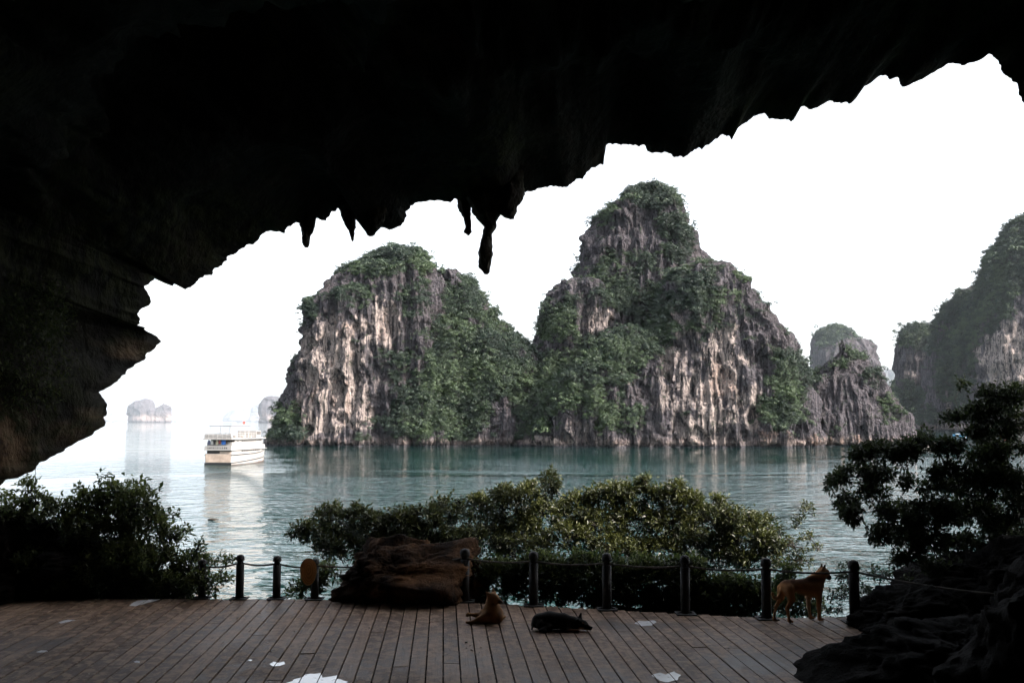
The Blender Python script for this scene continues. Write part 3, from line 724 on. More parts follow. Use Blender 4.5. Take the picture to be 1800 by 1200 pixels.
# ------------------------------------------------------------------ rope fence
fence = empty('rope_fence', (0, 0, DECKZ), label='black wooden post and rope fence along the outer deck edge', cat='fence')
def post_at(px, top, bot, wpx, plate=True, flat_top=False):
    g = G(px, bot); s = g[1] / F / CP
    h = (bot - top) * s; w = max(0.055, wpx * s / 2)
    m = MB(); m.tube([(0, 0, 0.0), (0, 0, h * 0.80)], w, 10)
    po = m.build('post', M['post'], fence, True); po.location = (g[0], g[1], 0)
    for pl_ in po.data.polygons: pl_.use_smooth = len(pl_.vertices) == 4
    c = MB()
    z0 = h * 0.80
    prof = [(w * 0.72, z0), (w * 0.72, z0 + 0.03), (w * 1.05, z0 + 0.045), (w * 1.08, h - 0.05), (w * 0.9, h - 0.015), (w * 0.45, h)]
    c.tube([(0, 0, z) for _, z in prof], [r for r, _ in prof], 12)
    cp = c.build('post_cap', M['post'], po, True)
    if plate:
        b = MB(); b.box(-w * 2.1, w * 2.1, -w * 2.0, w * 2.0, 0.003, 0.016)
        for sx in (-1, 1):
            b.add([(sx * w, -0.012, 0.016), (sx * w * 2, -0.012, 0.016), (sx * w, -0.012, 0.035), (sx * w, 0.012, 0.016), (sx * w * 2, 0.012, 0.016), (sx * w, 0.012, 0.035)], [[0, 1, 2], [5, 4, 3], [1, 4, 5, 2], [0, 2, 5, 3], [0, 3, 4, 1]])
        bp = b.build('base_plate', M['post'], po)
    return np.array([g[0], g[1], z0 + 0.015]), w
PO = [(355,985,1051,11),(421,977,1052,12),(486,979,1052,12),(553,984,1053,13),(817,967,1057,16),(938,972,1064,16),(1067,975,1071,16),(1205,979,1079,16),(1348,984,1087,17),(1503,988,1094,18)]
tops = [post_at(*p)[0] for p in PO]
def rope(a, b, sag, seed=0):
    m = MB(); pts = []
    for s in np.linspace(0, 1, 13):
        p = a * (1 - s) + b * s; p[2] -= sag * 4 * s * (1 - s); pts.append(p)
    m.tube(pts, 0.014, 6); m.build('rope', M['rope'], fence, True)
for i in range(len(tops) - 1): rope(tops[i], tops[i + 1], 0.035 if i != 3 else 0.06)
rope(tops[0], G(310, 1046) - [0, 0, DECKZ - 0.02], 0.02)
_q = tops[-1].copy(); _q += [1.3, -0.9, -0.12]; rope(tops[-1], _q, 0.03)

# conical hat hung on the post
hatm = NT('woven_palm_leaf'); vv = hatm.coord((1, 1, 1)); wv = hatm.n('ShaderNodeTexWave', wave_type='RINGS', rings_direction='Z'); hatm.link(vv, wv.inputs[0]); wv.inputs['Scale'].default_value = 18; wv.inputs['Distortion'].default_value = 2
hatm.principled(hatm.mix(wv.outputs[1], (0.62, 0.34, 0.13), (0.85, 0.52, 0.22)), 0.6, hatm.bump(wv.outputs[1], 0.3, 0.01))
hg = G(553, 1053); s = hg[1] / F
hat = empty('conical_hat', P(547, 997, hg[1] - 0.12), label='tan cone-shaped hat hanging on a fence post left of the boulder', cat='hat')
v = []; prof = [(0.004, 0.0), (0.03, -0.012), (0.065, -0.028), (0.10, -0.05), (0.112, -0.062), (0.108, -0.060), (0.06, -0.02), (0.004, -0.004)]
nr = 26
for r_, d_ in prof:
    for k in range(nr):
        t = 2 * math.pi * k / nr
        v.append((-0.025 * (r_ < 0.05) + r_ * math.cos(t) * 1.0, -0.09 - d_ * 1.4 if False else -0.10 - d_ * -1.4, r_ * math.sin(t) * (1.35 if math.sin(t) > 0 else 1.85)))
f = [[i * nr + k, i * nr + (k + 1) % nr, (i + 1) * nr + (k + 1) % nr, (i + 1) * nr + k] for i in range(len(prof) - 1) for k in range(nr)] + [list(range(nr - 1, -1, -1))]
mk('cone', np.array(v), f, hatm.m, hat)
MB().tube([(-0.10, 0.04, 0.02), (-0.05, 0.12, 0.06), (0.03, 0.16, 0.07), (0.09, 0.06, 0.02)], 0.005, 5).build('chin_strap', M['rope'], hat, True)

# ------------------------------------------------------------------ boulders
def ico(sub):
    import bmesh
    bm = bmesh.new(); bmesh.ops.create_icosphere(bm, subdivisions=sub, radius=1.0)
    v = np.array([q.co[:] for q in bm.verts]); f = np.array([[w.index for w in q.verts] for q in bm.faces]); bm.free(); return v, f
ICO6, ICO5 = ico(6), ico(5)
def boulder(name, c, r, seed, mat, label, cat='boulder', amp=0.35, rz=0.0, parent=None, flat_=0.0, group=None):
    v, f = ICO6; n = v.copy()
    r_ = np.random.default_rng(seed * 7 + 1)
    pl = r_.normal(0, 1, (17, 3)); pl /= np.linalg.norm(pl, axis=1, keepdims=True); hh = r_.uniform(0.70, 1.05, 17)
    dots = v @ pl.T; rad = np.where(dots > 0.05, hh / np.maximum(dots, 0.05), 9.0)
    rad = -np.log(np.sum(np.exp(-30 * np.minimum(rad, 3)), 1)) / 30           # softly cut facets
    q = v * 1.3
    d = fbm(q, 2, seed) * amp * 0.45 + fbm(q * 2.6, 6, seed + 9, 0.58) * amp * 0.42
    p = v * (rad + d)[:, None] * np.asarray(r)
    ca, sa = math.cos(rz), math.sin(rz)
    p = np.stack([p[:, 0] * ca - p[:, 1] * sa, p[:, 0] * sa + p[:, 1] * ca, p[:, 2]], 1)
    o = mk(name, p, f, mat, parent, label=label, cat=cat, group=group); o.location = c
    return o
g = G(695, 1068)
boulder('boulder', (g[0], g[1] + 0.58, DECKZ + 0.26), (1.02, 0.50, 0.45), 5, M['boulder_tan'], 'big ochre brown boulder lying on the deck edge by the fence', amp=0.30, rz=0.34)
g2 = G(700, 1050); g3 = G(830, 1057)
boulder('boulder', (g2[0], g2[1] + 0.75, DECKZ + 0.20), (0.80, 0.42, 0.46), 8, M['boulder_tan'], 'taller brown rock peak rising behind the big ochre boulder', amp=0.32)
boulder('boulder', (g3[0], g3[1] + 0.42, DECKZ + 0.16), (0.24, 0.22, 0.38), 14, M['boulder_tan'], 'upright rounded stone at the right end of the big boulder', amp=0.26)
# dark rocks on the right
def at_deck(px, py, dz=0): q = G(px, py); return np.array([q[0], q[1], DECKZ + dz])
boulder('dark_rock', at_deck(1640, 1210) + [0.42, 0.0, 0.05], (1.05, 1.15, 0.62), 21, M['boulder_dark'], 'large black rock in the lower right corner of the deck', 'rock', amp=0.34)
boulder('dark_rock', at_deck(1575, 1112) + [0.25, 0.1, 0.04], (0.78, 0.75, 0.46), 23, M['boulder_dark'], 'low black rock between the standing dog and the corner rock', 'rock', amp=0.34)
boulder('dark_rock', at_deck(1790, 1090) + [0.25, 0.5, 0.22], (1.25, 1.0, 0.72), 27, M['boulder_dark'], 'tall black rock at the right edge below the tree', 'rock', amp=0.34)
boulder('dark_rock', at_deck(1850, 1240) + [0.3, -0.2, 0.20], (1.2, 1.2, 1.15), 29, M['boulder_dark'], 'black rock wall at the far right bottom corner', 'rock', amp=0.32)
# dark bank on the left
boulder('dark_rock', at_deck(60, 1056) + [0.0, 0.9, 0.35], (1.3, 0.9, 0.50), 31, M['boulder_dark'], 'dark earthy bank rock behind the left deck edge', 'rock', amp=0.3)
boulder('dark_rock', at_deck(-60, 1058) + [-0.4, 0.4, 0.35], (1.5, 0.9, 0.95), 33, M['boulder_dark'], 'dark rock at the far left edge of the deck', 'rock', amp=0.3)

# specks of leaf litter on the boards
_lr = np.random.default_rng(8); _lp = []
for cx, cy, sx, sy, n in ((470, 1075, 70, 14, 60), (520, 1100, 60, 12, 30), (830, 1135, 30, 8, 16), (960, 1140, 120, 25, 26), (1250, 1120, 120, 20, 20), (300, 1130, 180, 30, 24)):
    for _ in range(n):
        q = G(_lr.normal(cx, sx), min(1195, max(1060, _lr.normal(cy, sy))))
        if q[1] < edge_y(q[0]) - 0.05: _lp.append([q[0], q[1], DECKZ + 0.006])
_lp = np.array(_lp); _d = _lr.normal(0, 1, (len(_lp), 3)) * [1, 1, 0.12]
_lm = flat('dry_leaf', (0.34, 0.29, 0.23), 0.7, 0.4, 5.0)
LITTER = (_lp, _d, _lr, _lm)
# ------------------------------------------------------------------ shrubs and the tree
def leaf_arrays(pos, dirs, size, r, width=0.42, droop=0.25):
    """each leaf: a folded rhombus of two triangles growing from pos along dirs"""
    N = len(pos)
    d = dirs / (np.linalg.norm(dirs, axis=1, keepdims=True) + 1e-9)
    s = np.cross(d, r.normal(0, 0.45, (N, 3)) + [0, 0, 1]); s /= (np.linalg.norm(s, axis=1, keepdims=True) + 1e-9)
    n = np.cross(s, d)
    L = size[:, None]
    a = pos; t = pos + d * L - np.array([0, 0, 1]) * L * droop * r.uniform(0, 1, (N, 1))
    m = pos + d * L * 0.48
    l = m + s * L * width * 0.5 + n * L * 0.07; q = m - s * L * width * 0.5 + n * L * 0.07
    v = np.stack([a, l, t, q], 1).reshape(-1, 3)
    k = np.arange(N)[:, None] * 4
    f = np.concatenate([k + [0, 1, 2], k + [0, 2, 3]], 1).reshape(-1, 3)
    return v, f

def plant(name, label, cat, lobes, Y, mat, seed, leaf=0.085, dens=1.0, base=None, stem_r=0.022, per=11, spread=0.9, gap=-0.12, width=0.42, group=None, up=0.35, tint0=0.25, rough_px=13.0, trunk_name='trunk', stems=1, flat_y=0.75):
    """lobes: (px, py, rx, ry[, dY]) crown masses in photo pixels at depth Y"""
    r = np.random.default_rng(seed)
    C = []; RX = []; N = []
    for lb in lobes:
        x, y, rx, ry = lb[:4]; dy = lb[4] if len(lb) > 4 else r.uniform(-spread, spread) * 0.5
        yy = Y + dy; c = P(x, y, yy); s = yy / F
        C.append(c); RX.append(np.array([rx * s, max(0.12, flat_y * s * (rx + ry) / 2), ry * s]))
        N.append(int(max(6, dens * 6.5 * math.pi * rx * ry / rough_px ** 2)))
    if base is None:
        bx = np.mean([c[0] for c in C]); by = Y + 0.2; base = np.array([bx, by, float(slope_z(np.array([bx]), np.array([by]))[0]) - 0.1])
    root = empty(name, tuple(base), label=label, cat=cat, group=group)
    tips = []; own = []
    for c, rr, n in zip(C, RX, N):
        d = r.normal(0, 1, (n * 3, 3)); d /= np.linalg.norm(d, axis=1, keepdims=True)
        rad = r.uniform(0.15, 1, (n * 3, 1)) ** 0.45
        p = c + d * rad * rr * (1 + 0.25 * fbm(d * 2.2 + c, 2, seed)[:, None])
        keep = fbm(p / 0.22, 2, seed + 2) + 0.25 * d[:, 2] > gap
        p = p[keep][:n]; tips.append(p); own.append(np.repeat(c[None], len(p), 0))
    T = np.vstack(tips); O = np.vstack(own)
    # wood
    wood = MB()
    top = np.mean(C, 0)
    for si in range(stems):
        b0 = base + (np.array([r.uniform(-.25, .25), r.uniform(-.15, .15), 0]) if stems > 1 else 0)
        fork = b0 * 0.45 + top * 0.55 + r.normal(0, 0.10, 3) + [0, 0, -0.15]
        mid = (b0 + fork) / 2 + r.normal(0, 0.07, 3)
        wood.tube([b0 - base, mid - base, fork - base], [stem_r * 1.3, stem_r, stem_r * 0.75], 8)
        nodes = [fork]
        for k in sorted(range(len(C)), key=lambda q: np.linalg.norm(C[q] - fork)):
            if k % stems != si: continue
            c = C[k]; par = min(nodes, key=lambda q: np.linalg.norm(q - c) + 0.25 * np.linalg.norm(q - fork))
            m = (par + c) / 2 + r.normal(0, 0.05, 3); m[2] -= 0.04
            q = max(0.3, 1 - 0.22 * np.linalg.norm(c - fork))
            wood.tube([par - base, m - base, c - base], [stem_r * 0.6 * q, stem_r * 0.45 * q, stem_r * 0.28 * q], 6); nodes.append(c)
    wood.build(trunk_name, M['bark'], root, True)
    tw = MB(); pick = r.permutation(len(T))[:min(len(T), 22 * len(C))]
    for k in pick:
        c, p = O[k], T[k]; m = (c * 0.4 + p * 0.6) + r.normal(0, 0.02, 3)
        tw.tube([c - base, m - base, p - base], [stem_r * 0.16 + 0.003, 0.004, 0.0022], 4, False)
    tw.build('branches', M['bark'], root, True, kind='stuff')
    # leaves in rosettes at the twig tips
    n = len(T) * per
    idx = np.repeat(np.arange(len(T)), per)
    outd = (T - O); outd /= (np.linalg.norm(outd, axis=1, keepdims=True) + 1e-6)
    dd = r.normal(0, 1, (n, 3)); dd /= np.linalg.norm(dd, axis=1, keepdims=True)
    dd = dd + 0.45 * outd[idx] + [0, 0, up]
    pos = T[idx] + r.normal(0, leaf * 0.42, (n, 3))
    sz = leaf * r.uniform(0.55, 1.25, n)
    v, f = leaf_arrays(pos - base, dd, sz, r, width)
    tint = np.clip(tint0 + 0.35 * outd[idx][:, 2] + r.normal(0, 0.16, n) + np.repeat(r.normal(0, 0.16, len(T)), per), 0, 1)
    me = mesh_data('foliage', v, f, False); me.attributes.new('tint', 'FLOAT', 'POINT').data.foreach_set('value', np.repeat(tint, 4).astype(np.float32))
    me.materials.append(mat); o = bpy.data.objects.new('foliage', me); COL.objects.link(o); o.parent = root
    o['kind'] = 'stuff'
    return root

_v, _f = leaf_arrays(LITTER[0], LITTER[1], LITTER[2].uniform(0.015, 0.045, len(LITTER[0])), LITTER[2], 0.5, 0.0)
mk('leaf_litter', _v, _f, LITTER[3], smooth=False, kind='stuff', label='tiny dry leaf bits scattered on the deck boards')
GM = 'shrubs in a row beyond the rope fence'
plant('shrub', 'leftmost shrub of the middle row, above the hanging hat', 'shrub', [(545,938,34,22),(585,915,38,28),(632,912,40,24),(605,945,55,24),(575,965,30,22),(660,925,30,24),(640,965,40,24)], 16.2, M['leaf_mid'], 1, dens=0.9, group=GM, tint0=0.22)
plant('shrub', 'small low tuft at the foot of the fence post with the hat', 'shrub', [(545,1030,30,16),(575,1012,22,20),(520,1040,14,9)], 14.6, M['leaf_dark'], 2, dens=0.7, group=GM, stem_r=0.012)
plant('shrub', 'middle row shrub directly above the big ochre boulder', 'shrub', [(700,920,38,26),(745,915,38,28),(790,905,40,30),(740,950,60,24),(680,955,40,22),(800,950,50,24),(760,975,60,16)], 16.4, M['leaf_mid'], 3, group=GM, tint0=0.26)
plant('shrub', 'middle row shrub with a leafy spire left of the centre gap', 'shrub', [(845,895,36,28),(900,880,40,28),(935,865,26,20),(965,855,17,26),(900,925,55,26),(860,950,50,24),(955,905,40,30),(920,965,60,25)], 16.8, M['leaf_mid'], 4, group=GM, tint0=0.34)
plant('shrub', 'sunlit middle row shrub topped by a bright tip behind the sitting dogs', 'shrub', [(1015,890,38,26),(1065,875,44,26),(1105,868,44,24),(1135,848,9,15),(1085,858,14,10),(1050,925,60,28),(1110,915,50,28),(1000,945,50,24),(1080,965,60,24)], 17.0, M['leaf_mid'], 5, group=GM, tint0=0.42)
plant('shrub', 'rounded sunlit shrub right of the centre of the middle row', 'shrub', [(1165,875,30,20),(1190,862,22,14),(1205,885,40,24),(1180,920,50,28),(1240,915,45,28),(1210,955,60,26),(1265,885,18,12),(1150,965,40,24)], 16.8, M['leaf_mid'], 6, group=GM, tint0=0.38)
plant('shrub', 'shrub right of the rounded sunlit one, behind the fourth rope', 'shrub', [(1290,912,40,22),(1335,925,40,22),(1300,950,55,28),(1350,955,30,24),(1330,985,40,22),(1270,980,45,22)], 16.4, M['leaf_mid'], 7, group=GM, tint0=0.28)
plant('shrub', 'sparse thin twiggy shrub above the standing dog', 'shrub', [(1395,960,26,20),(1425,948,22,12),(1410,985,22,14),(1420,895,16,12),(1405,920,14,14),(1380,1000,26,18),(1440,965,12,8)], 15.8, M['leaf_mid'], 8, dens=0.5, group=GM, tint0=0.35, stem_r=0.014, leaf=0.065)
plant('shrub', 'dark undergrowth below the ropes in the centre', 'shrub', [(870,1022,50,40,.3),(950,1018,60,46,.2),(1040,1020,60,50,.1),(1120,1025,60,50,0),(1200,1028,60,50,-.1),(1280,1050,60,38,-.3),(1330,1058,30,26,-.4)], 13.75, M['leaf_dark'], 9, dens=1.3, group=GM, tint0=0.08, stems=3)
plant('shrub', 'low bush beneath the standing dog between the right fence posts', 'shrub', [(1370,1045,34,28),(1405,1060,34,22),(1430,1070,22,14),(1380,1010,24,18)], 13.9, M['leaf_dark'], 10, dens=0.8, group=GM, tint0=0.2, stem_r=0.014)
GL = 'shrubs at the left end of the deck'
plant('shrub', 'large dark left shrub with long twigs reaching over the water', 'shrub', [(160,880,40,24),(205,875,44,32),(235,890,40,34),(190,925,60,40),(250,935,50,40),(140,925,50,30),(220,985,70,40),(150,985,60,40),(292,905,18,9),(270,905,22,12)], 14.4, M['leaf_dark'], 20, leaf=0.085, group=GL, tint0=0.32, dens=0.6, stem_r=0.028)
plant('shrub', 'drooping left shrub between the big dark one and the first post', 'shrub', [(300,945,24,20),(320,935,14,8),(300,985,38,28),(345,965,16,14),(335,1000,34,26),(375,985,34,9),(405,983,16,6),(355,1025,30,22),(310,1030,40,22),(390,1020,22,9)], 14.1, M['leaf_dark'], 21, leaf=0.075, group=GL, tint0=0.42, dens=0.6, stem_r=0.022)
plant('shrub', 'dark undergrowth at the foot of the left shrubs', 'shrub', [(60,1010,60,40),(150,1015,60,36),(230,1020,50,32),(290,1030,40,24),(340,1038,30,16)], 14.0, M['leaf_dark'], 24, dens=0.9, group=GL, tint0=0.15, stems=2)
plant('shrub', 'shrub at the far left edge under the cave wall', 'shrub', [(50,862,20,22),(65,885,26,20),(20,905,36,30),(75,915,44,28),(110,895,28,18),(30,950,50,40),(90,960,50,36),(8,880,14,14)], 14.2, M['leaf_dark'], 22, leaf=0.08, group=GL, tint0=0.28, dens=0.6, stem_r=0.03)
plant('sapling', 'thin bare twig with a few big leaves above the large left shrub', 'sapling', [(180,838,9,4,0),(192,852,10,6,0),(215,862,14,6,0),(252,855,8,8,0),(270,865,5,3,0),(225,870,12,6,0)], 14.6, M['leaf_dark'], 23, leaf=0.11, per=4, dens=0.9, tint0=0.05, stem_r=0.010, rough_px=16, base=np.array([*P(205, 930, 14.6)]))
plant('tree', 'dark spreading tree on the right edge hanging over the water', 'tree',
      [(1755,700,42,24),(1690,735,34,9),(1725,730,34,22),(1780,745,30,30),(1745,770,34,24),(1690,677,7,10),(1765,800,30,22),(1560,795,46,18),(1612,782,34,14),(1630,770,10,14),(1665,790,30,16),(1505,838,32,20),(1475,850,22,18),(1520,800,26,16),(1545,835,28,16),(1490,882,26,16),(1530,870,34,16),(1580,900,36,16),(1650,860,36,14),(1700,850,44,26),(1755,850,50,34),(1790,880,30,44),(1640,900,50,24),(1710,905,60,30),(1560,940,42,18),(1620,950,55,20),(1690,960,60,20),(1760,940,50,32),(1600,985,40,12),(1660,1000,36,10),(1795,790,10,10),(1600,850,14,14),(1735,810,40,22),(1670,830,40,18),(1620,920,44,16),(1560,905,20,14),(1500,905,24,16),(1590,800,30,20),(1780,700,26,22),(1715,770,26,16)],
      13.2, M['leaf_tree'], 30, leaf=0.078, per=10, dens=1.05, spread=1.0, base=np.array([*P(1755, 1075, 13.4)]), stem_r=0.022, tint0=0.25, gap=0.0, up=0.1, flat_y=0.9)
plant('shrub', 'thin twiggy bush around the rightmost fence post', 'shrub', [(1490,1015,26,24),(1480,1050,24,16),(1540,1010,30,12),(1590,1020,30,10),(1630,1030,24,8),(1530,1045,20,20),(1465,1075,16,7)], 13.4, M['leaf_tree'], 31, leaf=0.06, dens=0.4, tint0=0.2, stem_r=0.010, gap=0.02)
# small-leaved creeper on the left cave wall
def creeper(label, zones, seed, n):
    r = np.random.default_rng(seed); PP = cave.data; co = np.zeros(len(PP.vertices) * 3, np.float32); PP.vertices.foreach_get('co', co); co = co.reshape(-1, 3)
    x, y = project(co); nr_ = _n * n_in
    w = np.zeros(len(co))
    for zx, zy, rx, ry in zones: w = np.maximum(w, (((x - zx) / rx) ** 2 + ((y - zy) / ry) ** 2 < 1) * 1.0)
    w[nr_:] = 0; w[co[:, 1] < 3] = 0
    ii = r.choice(len(co), n, p=w / w.sum())
    pos = co[ii] + r.normal(0, 0.09, (n, 3)) + (np.array([0.6, 2.0, 9.0]) - co[ii]) * 0.02
    dd = r.normal(0, 1, (n, 3)) + [0.5, 0.5, -0.4]
    v, f = leaf_arrays(pos, dd, r.uniform(0.03, 0.075, n), r)
    me = mesh_data('creeper', v, f, False); me.attributes.new('tint', 'FLOAT', 'POINT').data.foreach_set('value', np.repeat(np.clip(r.normal(0.35, 0.2, n), 0, 1), 4).astype(np.float32))
    me.materials.append(M['leaf_dark']); o = bpy.data.objects.new('creeper', me); COL.objects.link(o)
    return prop(o, label, 'creeper', None, None)
creeper('small-leaved creeper growing on the dark left cave wall', [(60, 560, 55, 75), (55, 640, 60, 60), (40, 690, 50, 40)], 3, 2600)

# ------------------------------------------------------------------ dogs: one continuous skin each
def nets(fun, lo, hi, h):
    n = np.ceil((np.array(hi) - lo) / h).astype(int) + 1
    ax = [lo[k] + h * np.arange(n[k]) for k in range(3)]
    X = np.stack(np.meshgrid(*ax, indexing='ij'), -1); D = fun(X.reshape(-1, 3)).reshape(n)
    inside = D < 0
    c = [slice(0, -1), slice(1, None)]
    cnt = sum(inside[c[i], c[j], c[k]].astype(int) for i in (0, 1) for j in (0, 1) for k in (0, 1))
    act = (cnt > 0) & (cnt < 8); ids = -np.ones(act.shape, int); cells = np.argwhere(act); ids[act] = np.arange(len(cells))
    acc = np.zeros((len(cells), 3)); m = np.zeros(len(cells))
    corners = [(i, j, k) for i in (0, 1) for j in (0, 1) for k in (0, 1)]
    for a in corners:
        for b in corners:
            if sum(b) - sum(a) == 1 and all(q <= w for q, w in zip(a, b)):
                da = D[tuple((cells + a).T)]; db = D[tuple((cells + b).T)]; x = (da < 0) != (db < 0)
                t = np.where(x, da / (da - db + 1e-12), 0)
                pa = np.array(a, float); pb = np.array(b, float)
                acc += x[:, None] * (pa + (pb - pa) * t[:, None]); m += x
    V = np.array(lo) + h * (cells + acc / m[:, None])
    Q = []
    for ax_ in range(3):
        s0 = [slice(None)] * 3; s1 = [slice(None)] * 3; s0[ax_] = slice(0, -1); s1[ax_] = slice(1, None)
        ch = inside[tuple(s0)] != inside[tuple(s1)]
        e = np.argwhere(ch); u, w = [(1, 2), (2, 0), (0, 1)][ax_]
        ok = (e[:, u] > 0) & (e[:, w] > 0) & (e[:, u] < n[u] - 1) & (e[:, w] < n[w] - 1); e = e[ok]
        du = np.zeros(3, int); dw = np.zeros(3, int); du[u] = 1; dw[w] = 1
        q = np.stack([ids[tuple((e - du - dw).T)], ids[tuple((e - dw).T)], ids[tuple(e.T)], ids[tuple((e - du).T)]], 1)
        fl = inside[tuple(e.T)]; q[~fl] = q[~fl][:, ::-1]; Q.append(q)
    return V, np.vstack(Q)

def skin_dog(bones, blend=0.022, h=0.011, squash=None):
    """bones: (point, point, radius, radius)"""
    A = np.array([b[0] for b in bones], float); B = np.array([b[1] for b in bones], float)
    ra = np.array([b[2] for b in bones]); rb = np.array([b[3] for b in bones])
    def fun(p):
        out = np.full(len(p), 9.0)
        for a, b, r0, r1 in zip(A, B, ra, rb):
            ab = b - a; t = np.clip(((p - a) @ ab) / (ab @ ab + 1e-9), 0, 1)
            d = np.linalg.norm(p - a - t[:, None] * ab, axis=1) - (r0 + (r1 - r0) * t)
            hh = np.clip(0.5 + 0.5 * (out - d) / blend, 0, 1); out = out * (1 - hh) + d * hh - blend * hh * (1 - hh)
        return out
    m = max(ra.max(), rb.max()) + 0.03
    return nets(fun, np.minimum(A.min(0), B.min(0)) - m, np.maximum(A.max(0), B.max(0)) + m, h)

def mat_fur():
    t = NT('short_dog_fur'); a = t.attr('fur'); n = t.noise(t.coord((1, 1, 1)), 90, 4)
    c = t.mix(t.ramp(n, 0.35, 0.7, 0, 0.35), a.outputs['Color'], (0.01, 0.008, 0.006), 'MULTIPLY')
    t.principled(a.outputs['Color'], 0.9, t.bump(n, 0.5, 0.006), **{'Specular IOR Level': 0.2}); return t.m
M['fur'] = mat_fur(); M['eye'] = flat('dog_eye', (0.01, 0.008, 0.006), 0.15, 0.1)
def paint(v, base, spots):
    c = np.tile(np.array(base, float), (len(v), 1)) * (1 + 0.35 * fbm(v * 9, 3, 3)[:, None])
    for pos, rad, col in spots:
        w = sstep(1.0, 0.45, np.linalg.norm((v - np.array(pos)) / np.array(rad), axis=1))[:, None]
        c = c * (1 - w) + np.array(col) * w
    return np.clip(c, 0.002, 1)
def dog(label, loc, rz, bones, base, spots, eyes=(), nose=None, blend=0.022, h=0.011):
    root = empty('dog', loc, rz, label=label, cat='dog')
    v, f = skin_dog(bones, blend, h); mk('body', v, f, M['fur'], root, cols={'fur': paint(v, base, spots)})
    iv, if_ = ICO5
    for e in eyes:
        mk('eye', iv[:] * 0.0085 + np.array(e), if_, M['eye'], root)
    if nose is not None: mk('nose', iv * [0.014, 0.013, 0.011] + np.array(nose), if_, M['eye'], root)
    return root
ICO5 = ico(2)
def q1(X, Yz, y=0.0): return np.array([(X - 300) * 0.000737, y, (1065 - Yz) * 0.000737])
b = [(q1(520,505), q1(650,490), .086, .072), (q1(650,490), q1(820,512), .072, .088), (q1(820,520), q1(1010,530), .096, .112), (q1(1010,530), q1(1080,510), .112, .092), (q1(960,460), q1(1100,420), .075, .074), (q1(1000,440), q1(1170,330), .075, .060),
     (q1(1085,470), q1(1150,385), .085, .068), (q1(1150,385), q1(1205,320), .066, .056), (q1(1205,300), q1(1258,305), .060, .052), (q1(1250,325), q1(1340,388), .042, .026), (q1(1245,340), q1(1325,402), .034, .020)]
for s, X, t in ((-1, 1190, 0.030), (1, 1200, 0.030)):
    b += [(q1(X, 245, s * t), q1(X + 35, 168, s * (t + .008)), .018, .004), (q1(X + 25, 245, s * t), q1(X + 35, 168, s * (t + .008)), .015, .004)]
# hind legs (near side is -y)
b += [(q1(505,530,-.055), q1(560,690,-.065), .070, .042), (q1(560,690,-.065), q1(470,820,-.06), .038, .018), (q1(470,820,-.06), q1(505,1020,-.06),   .020, .018), (q1(505,1035,-.06), q1(560,1045,-.06), .018, .015)]
b += [(q1(480,540,.05), q1(450,690,.055), .062, .040), (q1(450,690,.055), q1(365,820,.055), .034, .017), (q1(365,820,.055), q1(320,1010,.055), .016, .015), (q1(320,1030,.055), q1(372,1040,.055), .018, .015)]
b += [(q1(1060,560,-.06), q1(1065,700,-.065), .060, .034), (q1(1065,700,-.065), q1(1070,860,-.06), .034, .024), (q1(1070,860,-.06), q1(1070,1025,-.06), .022, .018), (q1(1070,1036,-.06), q1(1135,1046,-.06), .018, .015)]
b += [(q1(1020,570,.055), q1(975,710,.06), .056, .032), (q1(975,710,.06), q1(975,870,.055), .031, .022), (q1(975,870,.055), q1(1005,1020,.055), .021, .017), (q1(1008,1034,.055), q1(1065,1045,.055), .018, .015)]
tl = [(455,480),(410,560),(370,640),(310,680),(262,655),(242,600),(250,570)]
for k in range(len(tl) - 1): b.append((q1(*tl[k], -.01), q1(*tl[k + 1], -.015), .026 - .0028 * k, .026 - .0028 * (k + 1)))
g = G(1372, 1095)
dog('tan dog standing side-on by the right fence posts looking right', (g[0] - 0.055, g[1] + 0.02, DECKZ + 0.003), 0.30, b, (0.42, 0.205, 0.090),
    [(q1(800, 400), (.45, .2, .055), (0.11, 0.045, 0.02)), (q1(1315, 385), (.075, .07, .06), (0.018, 0.014, 0.012)), (q1(1220, 185), (.04, .09, .05), (0.06, 0.03, 0.018)), (q1(470, 560, -.09), (.07, .06, .10), (0.42, 0.24, 0.12)),
     (q1(300, 650), (.07, .05, .06), (0.46, 0.30, 0.17)), (q1(960, 850, .05), (.06, .05, .2), (0.48, 0.36, 0.25)), (q1(400, 820, .05), (.1, .04, .12), (0.36, 0.2, 0.1)), (q1(800, 640), (.2, .1, .05), (0.36, 0.2, 0.1)), (q1(1210, 370), (.05, .08, .04), (0.38, 0.2, 0.09))],
    [q1(1262, 290, -.040), q1(1262, 290, .040)], q1(1356, 384))
def q2(X, Yz, y=0.0): return np.array([(X - 470) * 0.00097, y, (495 - Yz) * 0.00097])
